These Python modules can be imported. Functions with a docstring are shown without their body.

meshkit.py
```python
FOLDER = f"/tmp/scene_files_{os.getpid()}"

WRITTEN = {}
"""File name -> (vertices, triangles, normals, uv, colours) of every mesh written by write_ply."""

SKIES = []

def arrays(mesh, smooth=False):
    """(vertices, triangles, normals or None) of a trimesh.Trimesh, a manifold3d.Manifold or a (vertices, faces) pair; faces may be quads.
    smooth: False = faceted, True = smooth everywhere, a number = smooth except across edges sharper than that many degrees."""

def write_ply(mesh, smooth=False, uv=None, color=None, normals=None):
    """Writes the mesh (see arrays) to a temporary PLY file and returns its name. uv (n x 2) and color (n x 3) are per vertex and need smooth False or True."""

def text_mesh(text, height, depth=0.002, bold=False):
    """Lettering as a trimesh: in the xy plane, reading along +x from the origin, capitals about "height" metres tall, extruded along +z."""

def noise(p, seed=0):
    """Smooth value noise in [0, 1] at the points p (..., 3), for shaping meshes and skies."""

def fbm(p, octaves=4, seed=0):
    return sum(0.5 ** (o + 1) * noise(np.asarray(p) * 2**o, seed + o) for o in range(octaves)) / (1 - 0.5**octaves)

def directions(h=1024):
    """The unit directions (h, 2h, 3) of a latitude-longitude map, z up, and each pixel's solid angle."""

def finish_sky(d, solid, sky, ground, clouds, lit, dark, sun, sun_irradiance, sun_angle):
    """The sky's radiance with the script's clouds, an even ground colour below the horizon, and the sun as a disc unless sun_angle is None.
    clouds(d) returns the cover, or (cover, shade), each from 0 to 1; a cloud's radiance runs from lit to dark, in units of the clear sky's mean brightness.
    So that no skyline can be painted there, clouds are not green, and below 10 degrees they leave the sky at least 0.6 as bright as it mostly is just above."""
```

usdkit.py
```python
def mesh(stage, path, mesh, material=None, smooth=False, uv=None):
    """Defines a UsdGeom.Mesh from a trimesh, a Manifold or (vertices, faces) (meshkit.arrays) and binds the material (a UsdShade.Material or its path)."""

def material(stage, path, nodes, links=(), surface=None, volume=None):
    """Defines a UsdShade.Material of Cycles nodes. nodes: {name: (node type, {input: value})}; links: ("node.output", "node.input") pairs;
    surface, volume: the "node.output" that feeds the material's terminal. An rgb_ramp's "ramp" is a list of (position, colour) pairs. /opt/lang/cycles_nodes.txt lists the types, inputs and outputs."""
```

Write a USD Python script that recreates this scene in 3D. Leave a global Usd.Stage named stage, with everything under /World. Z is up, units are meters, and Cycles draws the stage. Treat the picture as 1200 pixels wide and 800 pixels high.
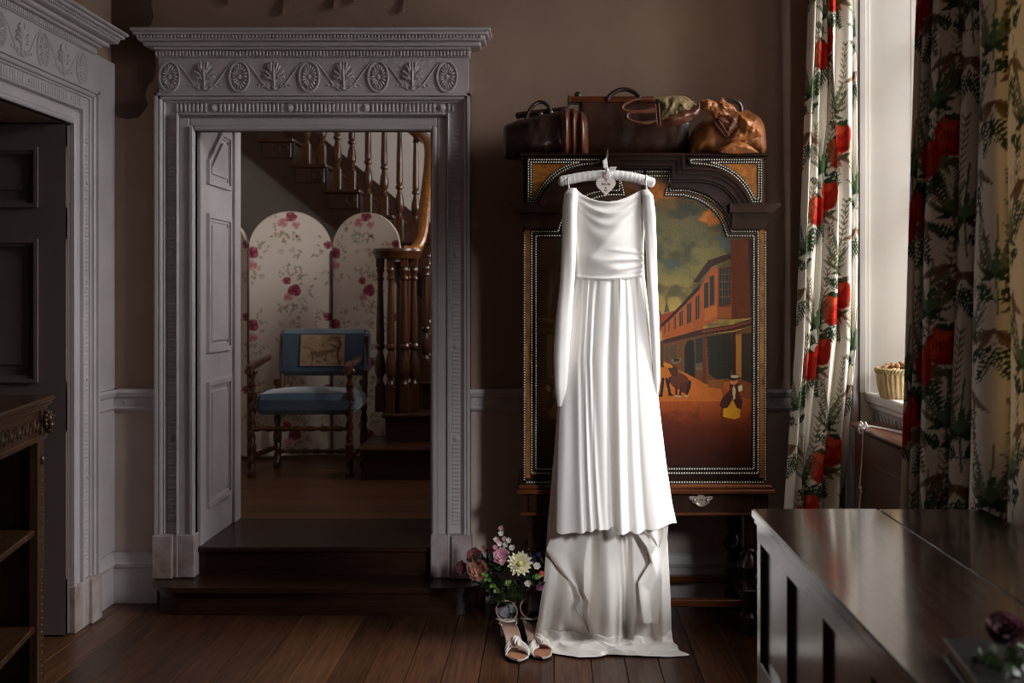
import math, random, numpy as np, trimesh, shapely, usdkit, meshkit
from shapely.geometry import Polygon, box as sbox
from shapely import affinity
from pxr import Usd, UsdGeom, UsdLux, UsdShade, Gf, Sdf, Vt

stage = Usd.Stage.CreateInMemory()
UsdGeom.SetStageUpAxis(stage, 'Z'); UsdGeom.SetStageMetersPerUnit(stage, 1.0)
UsdGeom.Xform.Define(stage, '/World'); UsdGeom.Scope.Define(stage, '/World/Looks')

# ------------------------------------------------------------------ camera, sky, lights, exposure
EYE = 1.44                      # lens height; the camera looks straight along +y
cam = UsdGeom.Camera.Define(stage, '/World/camera')
cam.AddTranslateOp().Set(Gf.Vec3d(0, 0, EYE)); cam.AddRotateXOp().Set(90.0)
cam.CreateHorizontalApertureAttr(36.0); cam.CreateVerticalApertureAttr(24.0); cam.CreateFocalLengthAttr(36.0)
cam.CreateHorizontalApertureOffsetAttr(-1.35); cam.CreateVerticalApertureOffsetAttr(-1.65)
cam.CreateFStopAttr(3.2); cam.CreateFocusDistanceAttr(4.15)
cam.CreateExposureAttr(0.0)
cam.CreateClippingRangeAttr(Gf.Vec2f(0.05, 200.0))

dome = UsdLux.DomeLight.Define(stage, '/World/sky')
dome.CreateIntensityAttr(0.1); dome.CreateColorAttr(Gf.Vec3f(0.75, 0.85, 1.0))

def rect_light(name, pos, roty, rotz, w, h, power, color):
    l = UsdLux.RectLight.Define(stage, '/World/' + name)
    l.AddTranslateOp().Set(Gf.Vec3d(*pos)); l.AddRotateZOp().Set(rotz); l.AddRotateYOp().Set(roty)
    l.CreateWidthAttr(w); l.CreateHeightAttr(h); l.CreateIntensityAttr(power); l.CreateColorAttr(Gf.Vec3f(*color))
    return l
# overcast daylight outside the window in view, outside the second window of the same wall, and outside the stair window
def aimed_light(name, pos, target, w, h, power, color):
    l = UsdLux.RectLight.Define(stage, '/World/' + name); m = Gf.Matrix4d(); m.SetLookAt(Gf.Vec3d(*pos), Gf.Vec3d(*target), Gf.Vec3d(0, 0, 1)); l.AddTransformOp().Set(m.GetInverse())
    l.CreateWidthAttr(w); l.CreateHeightAttr(h); l.CreateIntensityAttr(power); l.CreateColorAttr(Gf.Vec3f(*color))
aimed_light('high_sky', (5.2, 2.9, 4.6), (0.6, 3.9, 1.2), 3.4, 3.2, 22.0, (1.0, 0.99, 0.98))
rect_light('daylight_window', (2.05, 3.35, 2.25), 90, 0, 2.5, 2.1, 2.5, (1.0, 0.985, 0.97))
aimed_light('second_window_sky', (3.0, -2.9, 3.6), (0.25, 4.1, 0.9), 0.9, 0.9, 200.0, (0.98, 0.985, 1.0))
rect_light('daylight_second_window', (1.85, 1.1, 1.8), 90, 0, 1.5, 1.8, 0.12, (0.96, 0.98, 1.0))
rect_light('daylight_hall_window', (0.55, 6.0, 2.6), 90, 0, 1.6, 0.9, 5.5, (1.0, 0.97, 0.94))
rect_light('daylight_stair_window', (0.55, 7.80, 3.0), 90, 0, 1.7, 1.0, 8.0, (1.0, 0.95, 0.9))

# ------------------------------------------------------------------ helpers
def lin(c):
    c = np.asarray(c, float) / 255.0
    return np.where(c <= 0.04045, c / 12.92, ((c + 0.055) / 1.055) ** 2.4)

def at(x, y, d):                # a point d metres in front of the lens, read from the photograph's frame
    return np.array([(x - 645) * d / 1200.0, d, EYE - (y - 345) * d / 1200.0])

_ico = {}
def ico(n):
    if n not in _ico:
        s = trimesh.creation.icosphere(subdivisions=n); _ico[n] = (np.array(s.vertices), np.array(s.faces))
    return _ico[n]
_cham = []
def cham_box(x0, x1, y0, y1, z0, z1, b):
    b = min(b, 0.49 * min(x1 - x0, y1 - y0, z1 - z0))
    def pts(X, B):
        out = []
        for i in (0, 1):
            for j in (0, 1):
                for k in (0, 1):
                    c = np.array([X[0][i], X[1][j], X[2][k]], float); s = np.array([1 - 2 * i, 1 - 2 * j, 1 - 2 * k]) * B
                    for a in range(3):
                        q = c + s; q[a] = c[a]; out.append(q)
        return np.array(out)
    if not _cham:
        p = pts(((0, 1), (0, 1), (0, 1)), 0.2); h = trimesh.convex.convex_hull(p)
        idx = [int(np.argmin(((p - v) ** 2).sum(1))) for v in h.vertices]
        _cham.append(np.array(idx)[np.array(h.faces)])
    return pts(((x0, x1), (y0, y1), (z0, z1)), b), _cham[0]

class MB:
    """Collects shapes; one MB becomes one mesh of the scene."""
    def __init__(s): s.v, s.f, s.n = [], [], 0
    def add(s, v, f):
        v = np.asarray(v, float); f = np.asarray(f, int)
        if f.shape[1] == 4: f = np.vstack([f[:, [0, 1, 2]], f[:, [0, 2, 3]]])
        s.v.append(v); s.f.append(f + s.n); s.n += len(v); return s
    def box(s, x0, x1, y0, y1, z0, z1, b=0.0):
        x0, x1 = sorted((x0, x1)); y0, y1 = sorted((y0, y1)); z0, z1 = sorted((z0, z1))
        if b > 0: return s.add(*cham_box(x0, x1, y0, y1, z0, z1, b))
        m = trimesh.creation.box(bounds=[[x0, y0, z0], [x1, y1, z1]]); return s.add(m.vertices, m.faces)
    def ball(s, c, r, n=1, squash=(1, 1, 1)):
        v, f = ico(n); return s.add(v * (np.asarray(squash) * r) + np.asarray(c), f)
    def tube(s, pts, r, n=8, flat=1.0, cap=True, up=(0, 0, 1)):
        P = np.asarray(pts, float); m = len(P); r = np.broadcast_to(np.asarray(r, float), (m,))
        T = np.gradient(P, axis=0); T /= np.maximum(np.linalg.norm(T, axis=1, keepdims=True), 1e-9)
        N = np.zeros_like(P); ref = np.asarray(up, float)
        for i in range(m):
            a = ref - T[i] * (ref @ T[i])
            if np.linalg.norm(a) < 1e-3: a = np.cross(T[i], [1, 0.3, 0.2])
            N[i] = a / np.linalg.norm(a); ref = N[i]
        B = np.cross(T, N); th = np.arange(n) * 2 * math.pi / n
        V = P[:, None] + r[:, None, None] * (np.cos(th)[None, :, None] * N[:, None] * flat + np.sin(th)[None, :, None] * B[:, None])
        i, j = np.meshgrid(np.arange(m - 1), np.arange(n), indexing='ij'); j2 = (j + 1) % n
        F = np.stack([i * n + j, i * n + j2, (i + 1) * n + j2, (i + 1) * n + j], -1).reshape(-1, 4)
        F = np.vstack([F[:, [0, 2, 1]], F[:, [0, 3, 2]]]); V = V.reshape(-1, 3)
        if cap:
            V = np.vstack([V, P[:1], P[-1:]]); a, b = m * n, m * n + 1; k = np.arange(n); k2 = (k + 1) % n
            F = np.vstack([F, np.stack([np.full(n, a), k2, k], 1)[:, [0, 2, 1]], np.stack([np.full(n, b), (m - 1) * n + k2, (m - 1) * n + k], 1)])
        return s.add(V, F)
    def lathe(s, prof, c=(0, 0, 0), n=16, twist=None):
        pr = np.asarray(prof, float); m = len(pr); th = np.arange(n) * 2 * math.pi / n
        R = np.repeat(pr[:, :1], n, 1)
        if twist: R = R * (1 + twist[0] * np.cos(2 * th[None] - twist[1] * pr[:, 1:2]))
        V = np.stack([R * np.cos(th), R * np.sin(th), np.repeat(pr[:, 1:2], n, 1)], -1).reshape(-1, 3) + np.asarray(c)
        i, j = np.meshgrid(np.arange(m - 1), np.arange(n), indexing='ij'); j2 = (j + 1) % n
        F = np.stack([i * n + j, i * n + j2, (i + 1) * n + j2, (i + 1) * n + j], -1).reshape(-1, 4)
        V = np.vstack([V, [np.array(c) + [0, 0, pr[0, 1]], np.array(c) + [0, 0, pr[-1, 1]]]]); k = np.arange(n); k2 = (k + 1) % n
        F = np.vstack([F[:, :3], F[:, [0, 2, 3]], np.stack([np.full(n, m * n), k2, k], 1), np.stack([np.full(n, m * n + 1), (m - 1) * n + k, (m - 1) * n + k2], 1)])
        return s.add(V, F)
    def grid(s, P, closed=False, flip=False):
        P = np.asarray(P, float); a, b = P.shape[:2]; bb = b if closed else b - 1
        i, j = np.meshgrid(np.arange(a - 1), np.arange(bb), indexing='ij'); j2 = (j + 1) % b
        F = np.stack([i * b + j, i * b + j2, (i + 1) * b + j2, (i + 1) * b + j], -1).reshape(-1, 4)
        F = np.vstack([F[:, [0, 1, 2]], F[:, [0, 2, 3]]])
        return s.add(P.reshape(-1, 3), F[:, ::-1] if flip else F)
    def plate(s, poly, y0, y1):         # outline in (x, z), standing between y0 and y1
        for g in getattr(poly, 'geoms', [poly]):
            if g.is_empty or g.area < 1e-7: continue
            m = trimesh.creation.extrude_polygon(g, abs(y1 - y0), engine='earcut'); v = np.array(m.vertices)
            s.add(np.stack([v[:, 0], max(y0, y1) - v[:, 2], v[:, 1]], 1), m.faces)
        return s
    def slab(s, poly, z0, z1):          # outline in (x, y)
        m = trimesh.creation.extrude_polygon(poly, z1 - z0, engine='earcut'); v = np.array(m.vertices); v[:, 2] += z0
        return s.add(v, m.faces)
    def strip(s, prof, a0, a1):         # moulding: profile in (out, z), along local x from a0 to a1; out = -y
        p = Polygon(prof); m = trimesh.creation.extrude_polygon(p, a1 - a0, engine='earcut'); v = np.array(m.vertices)
        w = np.stack([v[:, 2] + a0, -v[:, 0], v[:, 1]], 1); f = np.array(m.faces)
        t = trimesh.Trimesh(w, f, process=False)
        return s.add(w, f if t.volume > 0 else f[:, ::-1])
    def get(s): return np.vstack(s.v), np.vstack(s.f)
    def map(s, fn, flip=False):
        v, f = s.get(); o = MB(); o.add(fn(v), f[:, ::-1] if flip else f); return o

used = {}
def path_for(parent, name):
    base = f'{parent}/{name}'; k = used.get(base, 0); used[base] = k + 1
    return base if k == 0 else f'{base}_{k:03d}'
class Thing:
    def __init__(s, path, loc): s.path, s.loc = path, np.asarray(loc, float)
def tag(prim, label=None, cat=None, group=None, kind=None):
    for k, v in (('label', label), ('category', cat), ('group', group), ('kind', kind)):
        if v: prim.SetCustomDataByKey(k, v)
def thing(name, label, cat, loc=(0, 0, 0), group=None, kind=None):
    p = path_for('/World', name); x = UsdGeom.Xform.Define(stage, p); x.AddTranslateOp().Set(Gf.Vec3d(*map(float, loc)))
    tag(x.GetPrim(), label, cat, group, kind); return Thing(p, loc)
def part(parent, name, mb, mat, label=None, smooth=30, tint=None, kind=None, cat=None):
    """One mesh (given in world coordinates) below a thing, a part, or /World."""
    loc = parent.loc if parent else np.zeros(3)
    p = path_for(parent.path if parent else '/World', name)
    v, f = mb.get() if isinstance(mb, MB) else mb
    m = usdkit.mesh(stage, p, (np.asarray(v) - loc, f), mat, smooth=True if tint is not None else smooth)
    if tint is not None:
        UsdGeom.PrimvarsAPI(m).CreatePrimvar('tint', Sdf.ValueTypeNames.Color3fArray, 'vertex').Set(Vt.Vec3fArray.FromNumpy(np.asarray(tint, np.float32)))
    tag(m.GetPrim(), label, cat, None, kind)
    return Thing(p, loc)
def struct(name, mb, mat, smooth=30): return part(None, name, mb, mat, smooth=smooth, kind='structure')
def struct_root(name):
    p = path_for('/World', name); x = UsdGeom.Xform.Define(stage, p); tag(x.GetPrim(), kind='structure'); return Thing(p, (0, 0, 0))

# ------------------------------------------------------------------ materials
def mat(name, c, rough=0.5, var=0.12, scale=6.0, stretch=(1, 1, 1), shift=(0, 0, 0), detail=4, bump=0.0, bscale=60.0, metal=0.0, spec=0.5, coat=0.0, coat_rough=0.1,
        sheen=0.0, tint=False, translucent=0.0, tcol=None, c2=None, dist=0.0, rvar=0.0, random_obj=0.0, alpha=None):
    c = lin(c); lo, hi = c * (1 - var), np.minimum(c * (1 + var), 1.0)
    if c2 is not None: lo, hi = lin(c2), c
    n = {'tc': ('texture_coordinate', {}), 'mp': ('mapping', {'scale': stretch, 'location': shift}), 'nz': ('noise_texture', {'scale': scale, 'detail': detail, 'roughness': 0.6, 'distortion': dist}),
         'rp': ('rgb_ramp', {'ramp': [(0.3, tuple(lo)), (0.7, tuple(hi))]}),
         'p': ('principled_bsdf', {'roughness': rough, 'metallic': metal, 'specular_ior_level': spec, 'coat_weight': coat, 'coat_roughness': coat_rough, 'sheen_weight': sheen})}
    L = [('tc.object', 'mp.vector'), ('mp.vector', 'nz.vector'), ('nz.fac', 'rp.fac')]
    col = 'rp.color'
    if tint:
        n['at'] = ('attribute', {'attribute': 'tint'}); n['mx'] = ('mix', {'mix_type': 'multiply', 'fac': 1.0, 'use_clamp': False})
        L += [('at.color', 'mx.color1'), ('rp.color', 'mx.color2')]; col = 'mx.color'
    if random_obj:
        n['oi'] = ('object_info', {}); n['rr'] = ('map_range', {'to_min': 1 - random_obj, 'to_max': 1 + random_obj}); n['m3'] = ('mix', {'mix_type': 'multiply', 'fac': 1.0})
        L += [('oi.random', 'rr.value'), (col, 'm3.color1'), ('rr.result', 'm3.color2')]; col = 'm3.color'
    L += [(col, 'p.base_color')]
    if bump:
        n['bz'] = ('noise_texture', {'scale': bscale, 'detail': 5}); n['bp'] = ('bump', {'strength': bump, 'distance': 0.01})
        L += [('mp.vector', 'bz.vector'), ('bz.fac', 'bp.height'), ('bp.normal', 'p.normal')]
    if rvar:
        n['mr'] = ('map_range', {'to_min': rough - rvar, 'to_max': rough + rvar}); L += [('nz.fac', 'mr.value'), ('mr.result', 'p.roughness')]
    surf = 'p.BSDF'
    if translucent:
        n['tr'] = ('translucent_bsdf', {}); n['mc'] = ('mix_closure', {'fac': translucent})
        if tcol is not None:
            n['tm'] = ('mix', {'mix_type': 'multiply', 'fac': 1.0, 'color2': tuple(lin(tcol))}); L += [(col, 'tm.color1'), ('tm.color', 'tr.color')]
        else: L += [(col, 'tr.color')]
        L += [('p.BSDF', 'mc.closure1'), ('tr.BSDF', 'mc.closure2')]; surf = 'mc.closure'
    if alpha is not None:
        n['ts'] = ('transparent_bsdf', {}); n['ma'] = ('mix_closure', {'fac': alpha}); L += [('ts.BSDF', 'ma.closure1'), (surf, 'ma.closure2')]; surf = 'ma.closure'
    return usdkit.material(stage, '/World/Looks/' + name, n, L, surface=surf)

WOODX = (0.6, 14, 14); WOODY = (14, 0.6, 14); WOODZ = (14, 14, 0.6)
m_wall = mat('old_wall_paper', (166, 139, 123), 0.85, 0.10, 2.2, bump=0.12, bscale=90, spec=0.2)
m_dado = mat('dado_paint', (194, 176, 166), 0.7, 0.08, 3.0, spec=0.3)
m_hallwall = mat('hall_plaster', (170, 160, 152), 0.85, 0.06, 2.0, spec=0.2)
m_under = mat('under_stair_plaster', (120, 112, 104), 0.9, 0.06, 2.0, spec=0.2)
m_white = mat('old_white_joinery', (198, 190, 192), 0.42, 0.08, 5.0, bump=0.015, bscale=45, spec=0.45)
m_plinth = mat('scuffed_white_joinery', (202, 194, 196), 0.5, 0.3, 9.0, bump=0.1, bscale=30, c2=(150, 126, 112), detail=8)
m_doorw = mat('grey_door_paint', (122, 108, 106), 0.5, 0.06, 4.0, bump=0.04)
m_bright = mat('window_joinery', (226, 222, 216), 0.5, 0.04, 3.0)
m_stain = mat('damp_stain', (104, 84, 74), 0.9, 0.25, 5.0, spec=0.1)
m_strip = mat('loose_wallpaper', (128, 100, 84), 0.9, 0.1, 5.0)
m_ceil = mat('ceiling_plaster', (118, 110, 103), 0.9, 0.04)
m_board = [mat(f'oak_floorboard_{i}', c, 0.33, 0.3, 5.0, WOODY, (i * 3.7, i * 1.3, 0), 7, 0.10, 9, c2=c2, dist=0.6, rvar=0.1, spec=0.5)
           for i, (c, c2) in enumerate([((104, 66, 42), (60, 36, 23)), ((90, 56, 35), (52, 31, 19)), ((116, 76, 48), (68, 42, 27)), ((84, 51, 33), (48, 29, 18))])]
m_hboard = [mat(f'hall_floorboard_{i}', c, 0.36, 0.3, 5.0, WOODX, (i * 3.7, i * 1.3, 0), 7, 0.08, 9, c2=c2, dist=0.6) for i, (c, c2) in enumerate([((112, 70, 41), (70, 42, 24)), ((100, 62, 36), (62, 36, 20))])]
m_gap = mat('floor_gap', (26, 17, 11), 0.9, 0.2)
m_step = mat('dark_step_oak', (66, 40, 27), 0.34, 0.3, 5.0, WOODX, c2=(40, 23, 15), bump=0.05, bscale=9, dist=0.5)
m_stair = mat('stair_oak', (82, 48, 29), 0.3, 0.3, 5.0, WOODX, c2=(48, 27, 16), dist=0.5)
m_stairv = mat('stair_oak_upright', (92, 54, 30), 0.26, 0.3, 5.0, WOODZ, c2=(52, 29, 16), dist=0.5, coat=0.3)
m_rail = mat('rail_oak', (170, 106, 46), 0.24, 0.25, 6.0, (8, 8, 3), c2=(104, 60, 26), coat=0.4)
m_black = mat('black_metal', (18, 15, 14), 0.4, 0.1, metal=0.6)
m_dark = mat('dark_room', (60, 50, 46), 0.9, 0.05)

# ------------------------------------------------------------------ main room shell
YB, XL, XR, ZC = 4.8, -2.06, 1.30, 3.45       # back wall, left wall, right wall, ceiling
HZ = 0.26                                       # hall floor level
fl = struct_root('floor')
sub = MB(); sub.box(-4.2, 2.2, -2.6, YB, -0.08, -0.022); part(fl, 'subfloor', sub, m_gap)
rng = random.Random(4)
x = -4.1; lane = 0
while x < 2.1:
    w = 0.128 + rng.random() * 0.026
    cuts = [-2.6, 0.6 + rng.random() * 1.6, YB] if lane % 2 else [-2.6, 3.1 + rng.random() * 1.4, YB]
    if x > -2.4 and x < 1.6:
        for a, b in zip(cuts, cuts[1:]):
            m = MB(); m.box(x + 0.0012, x + w - 0.0012, a + 0.001, b - 0.001, -0.022, rng.uniform(-0.0015, 0.0), 0.002); part(fl, 'floorboard', m, m_board[rng.randrange(4)], smooth=False)
    else:
        m = MB(); m.box(x + 0.001, x + w - 0.001, -2.6, YB, -0.022, 0, 0.002); part(fl, 'floorboard', m, m_board[lane % 4], smooth=False)
    x += w; lane += 1

DX0, DX1, DZ = -1.652, -0.548, 2.2             # doorway in the back wall
wb = MB(); wb.box(-3.3, DX0, YB, 5.4, -0.05, ZC); wb.box(DX1, 1.9, YB, 5.4, -0.05, ZC); wb.box(DX0, DX1, YB, 5.4, DZ + 0.11, ZC); wb.box(DX0, DX1, YB + 0.02, 5.4, -0.05, HZ - 0.025)
wall_back = struct('wall_back', wb, m_wall, smooth=False)
LY1, LY0, LZ = 4.35, 3.2, 2.165                # doorway in the left wall
wl = MB(); wl.box(XL - 0.25, XL, LY1, YB, -0.05, ZC); wl.box(XL - 0.25, XL, -2.6, LY0, -0.05, ZC); wl.box(XL - 0.25, XL, LY0, LY1, LZ, ZC)
wall_left = struct('wall_left', wl, m_wall, smooth=False)
WY0, WY1, WZ = 2.45, 4.33, 3.15                # window bay in the right wall
SY0, SY1 = -0.15, 2.2; SZ = 2.62                           # second window, nearer than the picture reaches
wr = MB(); XO = XR + 0.5
wr.box(XR, XO, WY1, YB, -0.05, ZC); wr.box(XR, XO, SY1, WY0, -0.05, ZC); wr.box(XR, XO, -2.6, SY0, -0.05, ZC)
wr.box(XR, XO, WY0, WY1, WZ, ZC); wr.box(XR + 0.07, XO, WY0, WY1, -0.05, 0.99)
wr.box(XR, XO, SY0, SY1, SZ, ZC); wr.box(XR, XO, SY0, SY1, -0.05, 0.55)
struct('wall_right', wr, m_wall, smooth=False)
wn = MB(); wn.box(-4.3, XO, -2.75, -2.6, -0.05, ZC); struct('wall_near', wn, m_wall, smooth=False)
c = MB(); c.box(-4.3, XO, -2.75, 5.4, ZC, ZC + 0.1); struct('ceiling', c, m_ceil, smooth=False)
# the dark room beyond the left doorway
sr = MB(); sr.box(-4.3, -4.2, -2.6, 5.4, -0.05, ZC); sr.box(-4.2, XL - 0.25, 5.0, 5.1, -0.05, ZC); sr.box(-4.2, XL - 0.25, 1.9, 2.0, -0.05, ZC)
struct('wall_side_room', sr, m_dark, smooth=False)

# stained corner and loose paper
sp = Polygon([(-2.055, 2.66), (-2.055, 2.30), (-2.03, 2.27), (-1.98, 2.262), (-1.93, 2.27), (-1.905, 2.30), (-1.885, 2.33), (-1.90, 2.37), (-1.888, 2.42), (-1.862, 2.44), (-1.85, 2.50), (-1.855, 2.60), (-1.89, 2.66), (-1.86, 2.74), (-1.87, 2.80), (-1.845, 2.88), (-1.86, 2.99), (-2.055, 2.99)]).buffer(0.015).buffer(-0.015)
m = MB(); m.plate(sp, YB - 0.0015, YB); part(wall_back, 'damp_stain', m, m_stain, 'dark damp stain in the corner above the doorway', smooth=False)
for xx, z0, w in ((-1.245, 2.745, .05), (-1.01, 2.768, .07), (-0.915, 2.79, .05), (-0.685, 2.75, .04), (-1.50, 2.79, .06)):
    zz = np.linspace(3.0, z0, 10); t = np.linspace(0, 1, 10)
    P = np.array([[[xx + u * w * (1 - 0.75 * tt), YB - 0.002 - 0.035 * tt ** 2 * (1 - 0.5 * u), z] for u in (0, 0.5, 1)] for z, tt in zip(zz, t)])
    m = MB(); m.grid(P); m.grid(P + [0, 0.002, 0], flip=True); part(wall_back, 'paper_strip', m, m_strip, smooth=True)

# ------------------------------------------------------------------ carved door cases (built along a local wall: x along, -y out of the wall, then placed)
def oval(rx, rz, c, a0=0, a1=2 * math.pi, n=32):
    t = np.linspace(a0, a1, n); return np.stack([c[0] + rx * np.cos(t), np.full(n, c[1]), c[2] + rz * np.sin(t)], 1)
def door_case(root, x0, x1, ztop, zbase, w, place, flip, roundels, cornice=(0.12, 0.12), fl_h=0.17, fr_h=0.17):
    ex0, ex1, zt = x0 - w, x1 + w, ztop + fl_h
    P = lambda name, m, mt=m_white, **k: part(root, name, m.map(place, flip), mt, **k)
    for s, a, b in ((1, ex0, x0), (-1, x1, ex1)):                     # jambs
        o = a if s > 0 else b; i = b if s > 0 else a
        m = MB(); m.box(a, b, -0.035, 0, zbase, zt)
        m.box(o, o + s * 0.012, -0.075, 0, zbase, zt); m.box(o + s * 0.012, o + s * 0.03, -0.066, 0, zbase, zt - 0.012, 0.005); m.box(o + s * 0.03, o + s * 0.04, -0.05, 0, zbase, zt - 0.03, 0.004)
        m.box(i, i - s * 0.022, -0.062, 0, zbase, ztop + 0.022, 0.006); m.box(i - s * 0.022, i - s * 0.07, -0.048, 0, zbase, ztop + 0.06, 0.004); m.box(i - s * 0.07, i - s * 0.08, -0.068, 0, zbase, ztop + 0.08, 0.004)
        P('jamb_moulding', m)
        m = MB(); z = zbase + 0.24; k = 0
        while z < ztop - 0.01:
            if k % 22 == 21:
                m.ball((o + s * 0.066, -0.036, z + 0.012), 0.018, 1, (1, 0.45, 1)); m.ball((o + s * 0.066, -0.044, z + 0.012), 0.008, 1); z += 0.04
            else: m.box(o + s * 0.048, o + s * 0.086, -0.042, -0.03, z, z + 0.013, 0.003); z += 0.0185
            k += 1
        P('fluting', m, kind='stuff')
        m = MB(); m.box(o - s * 0.008, o + s * 0.085, -0.085, 0, zbase, zbase + 0.2, 0.004); m.box(o + s * 0.085, i + s * 0.006, -0.066, 0, zbase, zbase + 0.2, 0.004); P('plinth_block', m, m_plinth)
    m = MB(); m.box(x0, x1, -0.035, 0, ztop, zt); m.box(ex0, ex1, -0.075, 0, zt - 0.012, zt); m.box(ex0 + 0.012, ex1 - 0.012, -0.066, 0, zt - 0.03, zt - 0.012, 0.005); m.box(ex0 + 0.03, ex1 - 0.03, -0.05, 0, zt - 0.04, zt - 0.03, 0.003)
    m.box(x0, x1, -0.062, 0, ztop, ztop + 0.022, 0.006); m.box(x0 - 0.022, x1 + 0.022, -0.048, 0, ztop + 0.022, ztop + 0.06, 0.004); m.box(x0 - 0.06, x1 + 0.06, -0.068, 0, ztop + 0.07, ztop + 0.08, 0.003)
    P('head_moulding', m)
    m = MB(); xx = x0 - 0.09; k = 0
    while xx < x1 + 0.09:
        if k % 17 == 8:
            m.ball((xx + 0.022, -0.036, ztop + 0.108), 0.02, 1, (1, 0.45, 1)); m.ball((xx + 0.022, -0.045, ztop + 0.108), 0.009, 1); xx += 0.05
        else: m.box(xx, xx + 0.012, -0.043, -0.03, ztop + 0.088, ztop + 0.128, 0.003); xx += 0.019
        k += 1
    P('fluting', m, kind='stuff')
    # frieze with roundels, palmettes and swags
    zf = zt + fr_h; m = MB(); m.box(ex0 + 0.01, ex1 - 0.01, -0.045, 0, zt, zf); P('frieze_board', m)
    zc = zt + fr_h * 0.47
    for i, xr in enumerate(roundels):
        m = MB(); n = 18
        m.tube(np.vstack([oval(0.046, 0.07, (xr, -0.048, zc)), ]), 0.006, 6, cap=False)
        m.ball((xr, -0.046, zc), 0.011, 1, (1, 0.7, 1.2))
        for q in range(n):
            a = 2 * math.pi * q / n; ca, sa = math.cos(a), math.sin(a)
            m.tube([(xr + ca * 0.012, -0.046, zc + sa * 0.018), (xr + ca * 0.027, -0.052, zc + sa * 0.041), (xr + ca * 0.037, -0.046, zc + sa * 0.056)], [0.002, 0.0048, 0.0045], 5)
        P('roundel', m)
    for xa, xb in zip(roundels, roundels[1:]):
        xm = (xa + xb) / 2; m = MB()
        m.tube([(xm, -0.046, zc - 0.05), (xm, -0.054, zc + 0.02), (xm, -0.047, zc + 0.072)], [0.005, 0.009, 0.004], 6)
        for s in (-1, 1):
            for q, (ax, az, bx, bz) in enumerate(((0.018, 0.035, 0.026, 0.052), (0.028, 0.014, 0.042, 0.026), (0.026, -0.008, 0.044, 0.002), (0.014, 0.045, 0.014, 0.064))):
                m.tube([(xm + s * 0.004, -0.046, zc - 0.03 + q * 0.004), (xm + s * ax * 0.7, -0.053, zc + az * 0.6), (xm + s * ax, -0.053, zc + az), (xm + s * bx, -0.05, zc + bz), (xm + s * (bx + 0.004), -0.047, zc + bz - 0.008)], [0.004, 0.006, 0.0075, 0.0075, 0.005], 5)
            m.tube(oval(0.011, 0.011, (xm + s * 0.018, -0.047, zc - 0.05), 0, 5.2, 10), 0.0035, 5)
        m.ball((xm, -0.048, zc - 0.055), 0.008, 1)
        P('palmette', m)
        m = MB()
        for s, xe in ((1, xa), (-1, xb)):
            L = xm - xe; t = np.linspace(0, 1, 14)
            m.tube(np.stack([xe + s * 0.012 + (L - s * 0.02) * t, np.full(14, -0.047), zc + 0.072 - 0.135 * (t * t * (3 - 2 * t))], 1), 0.0035, 5)
            for q in range(3): m.ball((xe + L * (0.55 + 0.13 * q), -0.047, zc - 0.038 - 0.006 * (q % 2)), 0.0065, 1, (1.2, 0.6, 0.8))
        P('swag', m)
    # cornice
    zz = zf; c0, c1 = cornice; m = MB()
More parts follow.
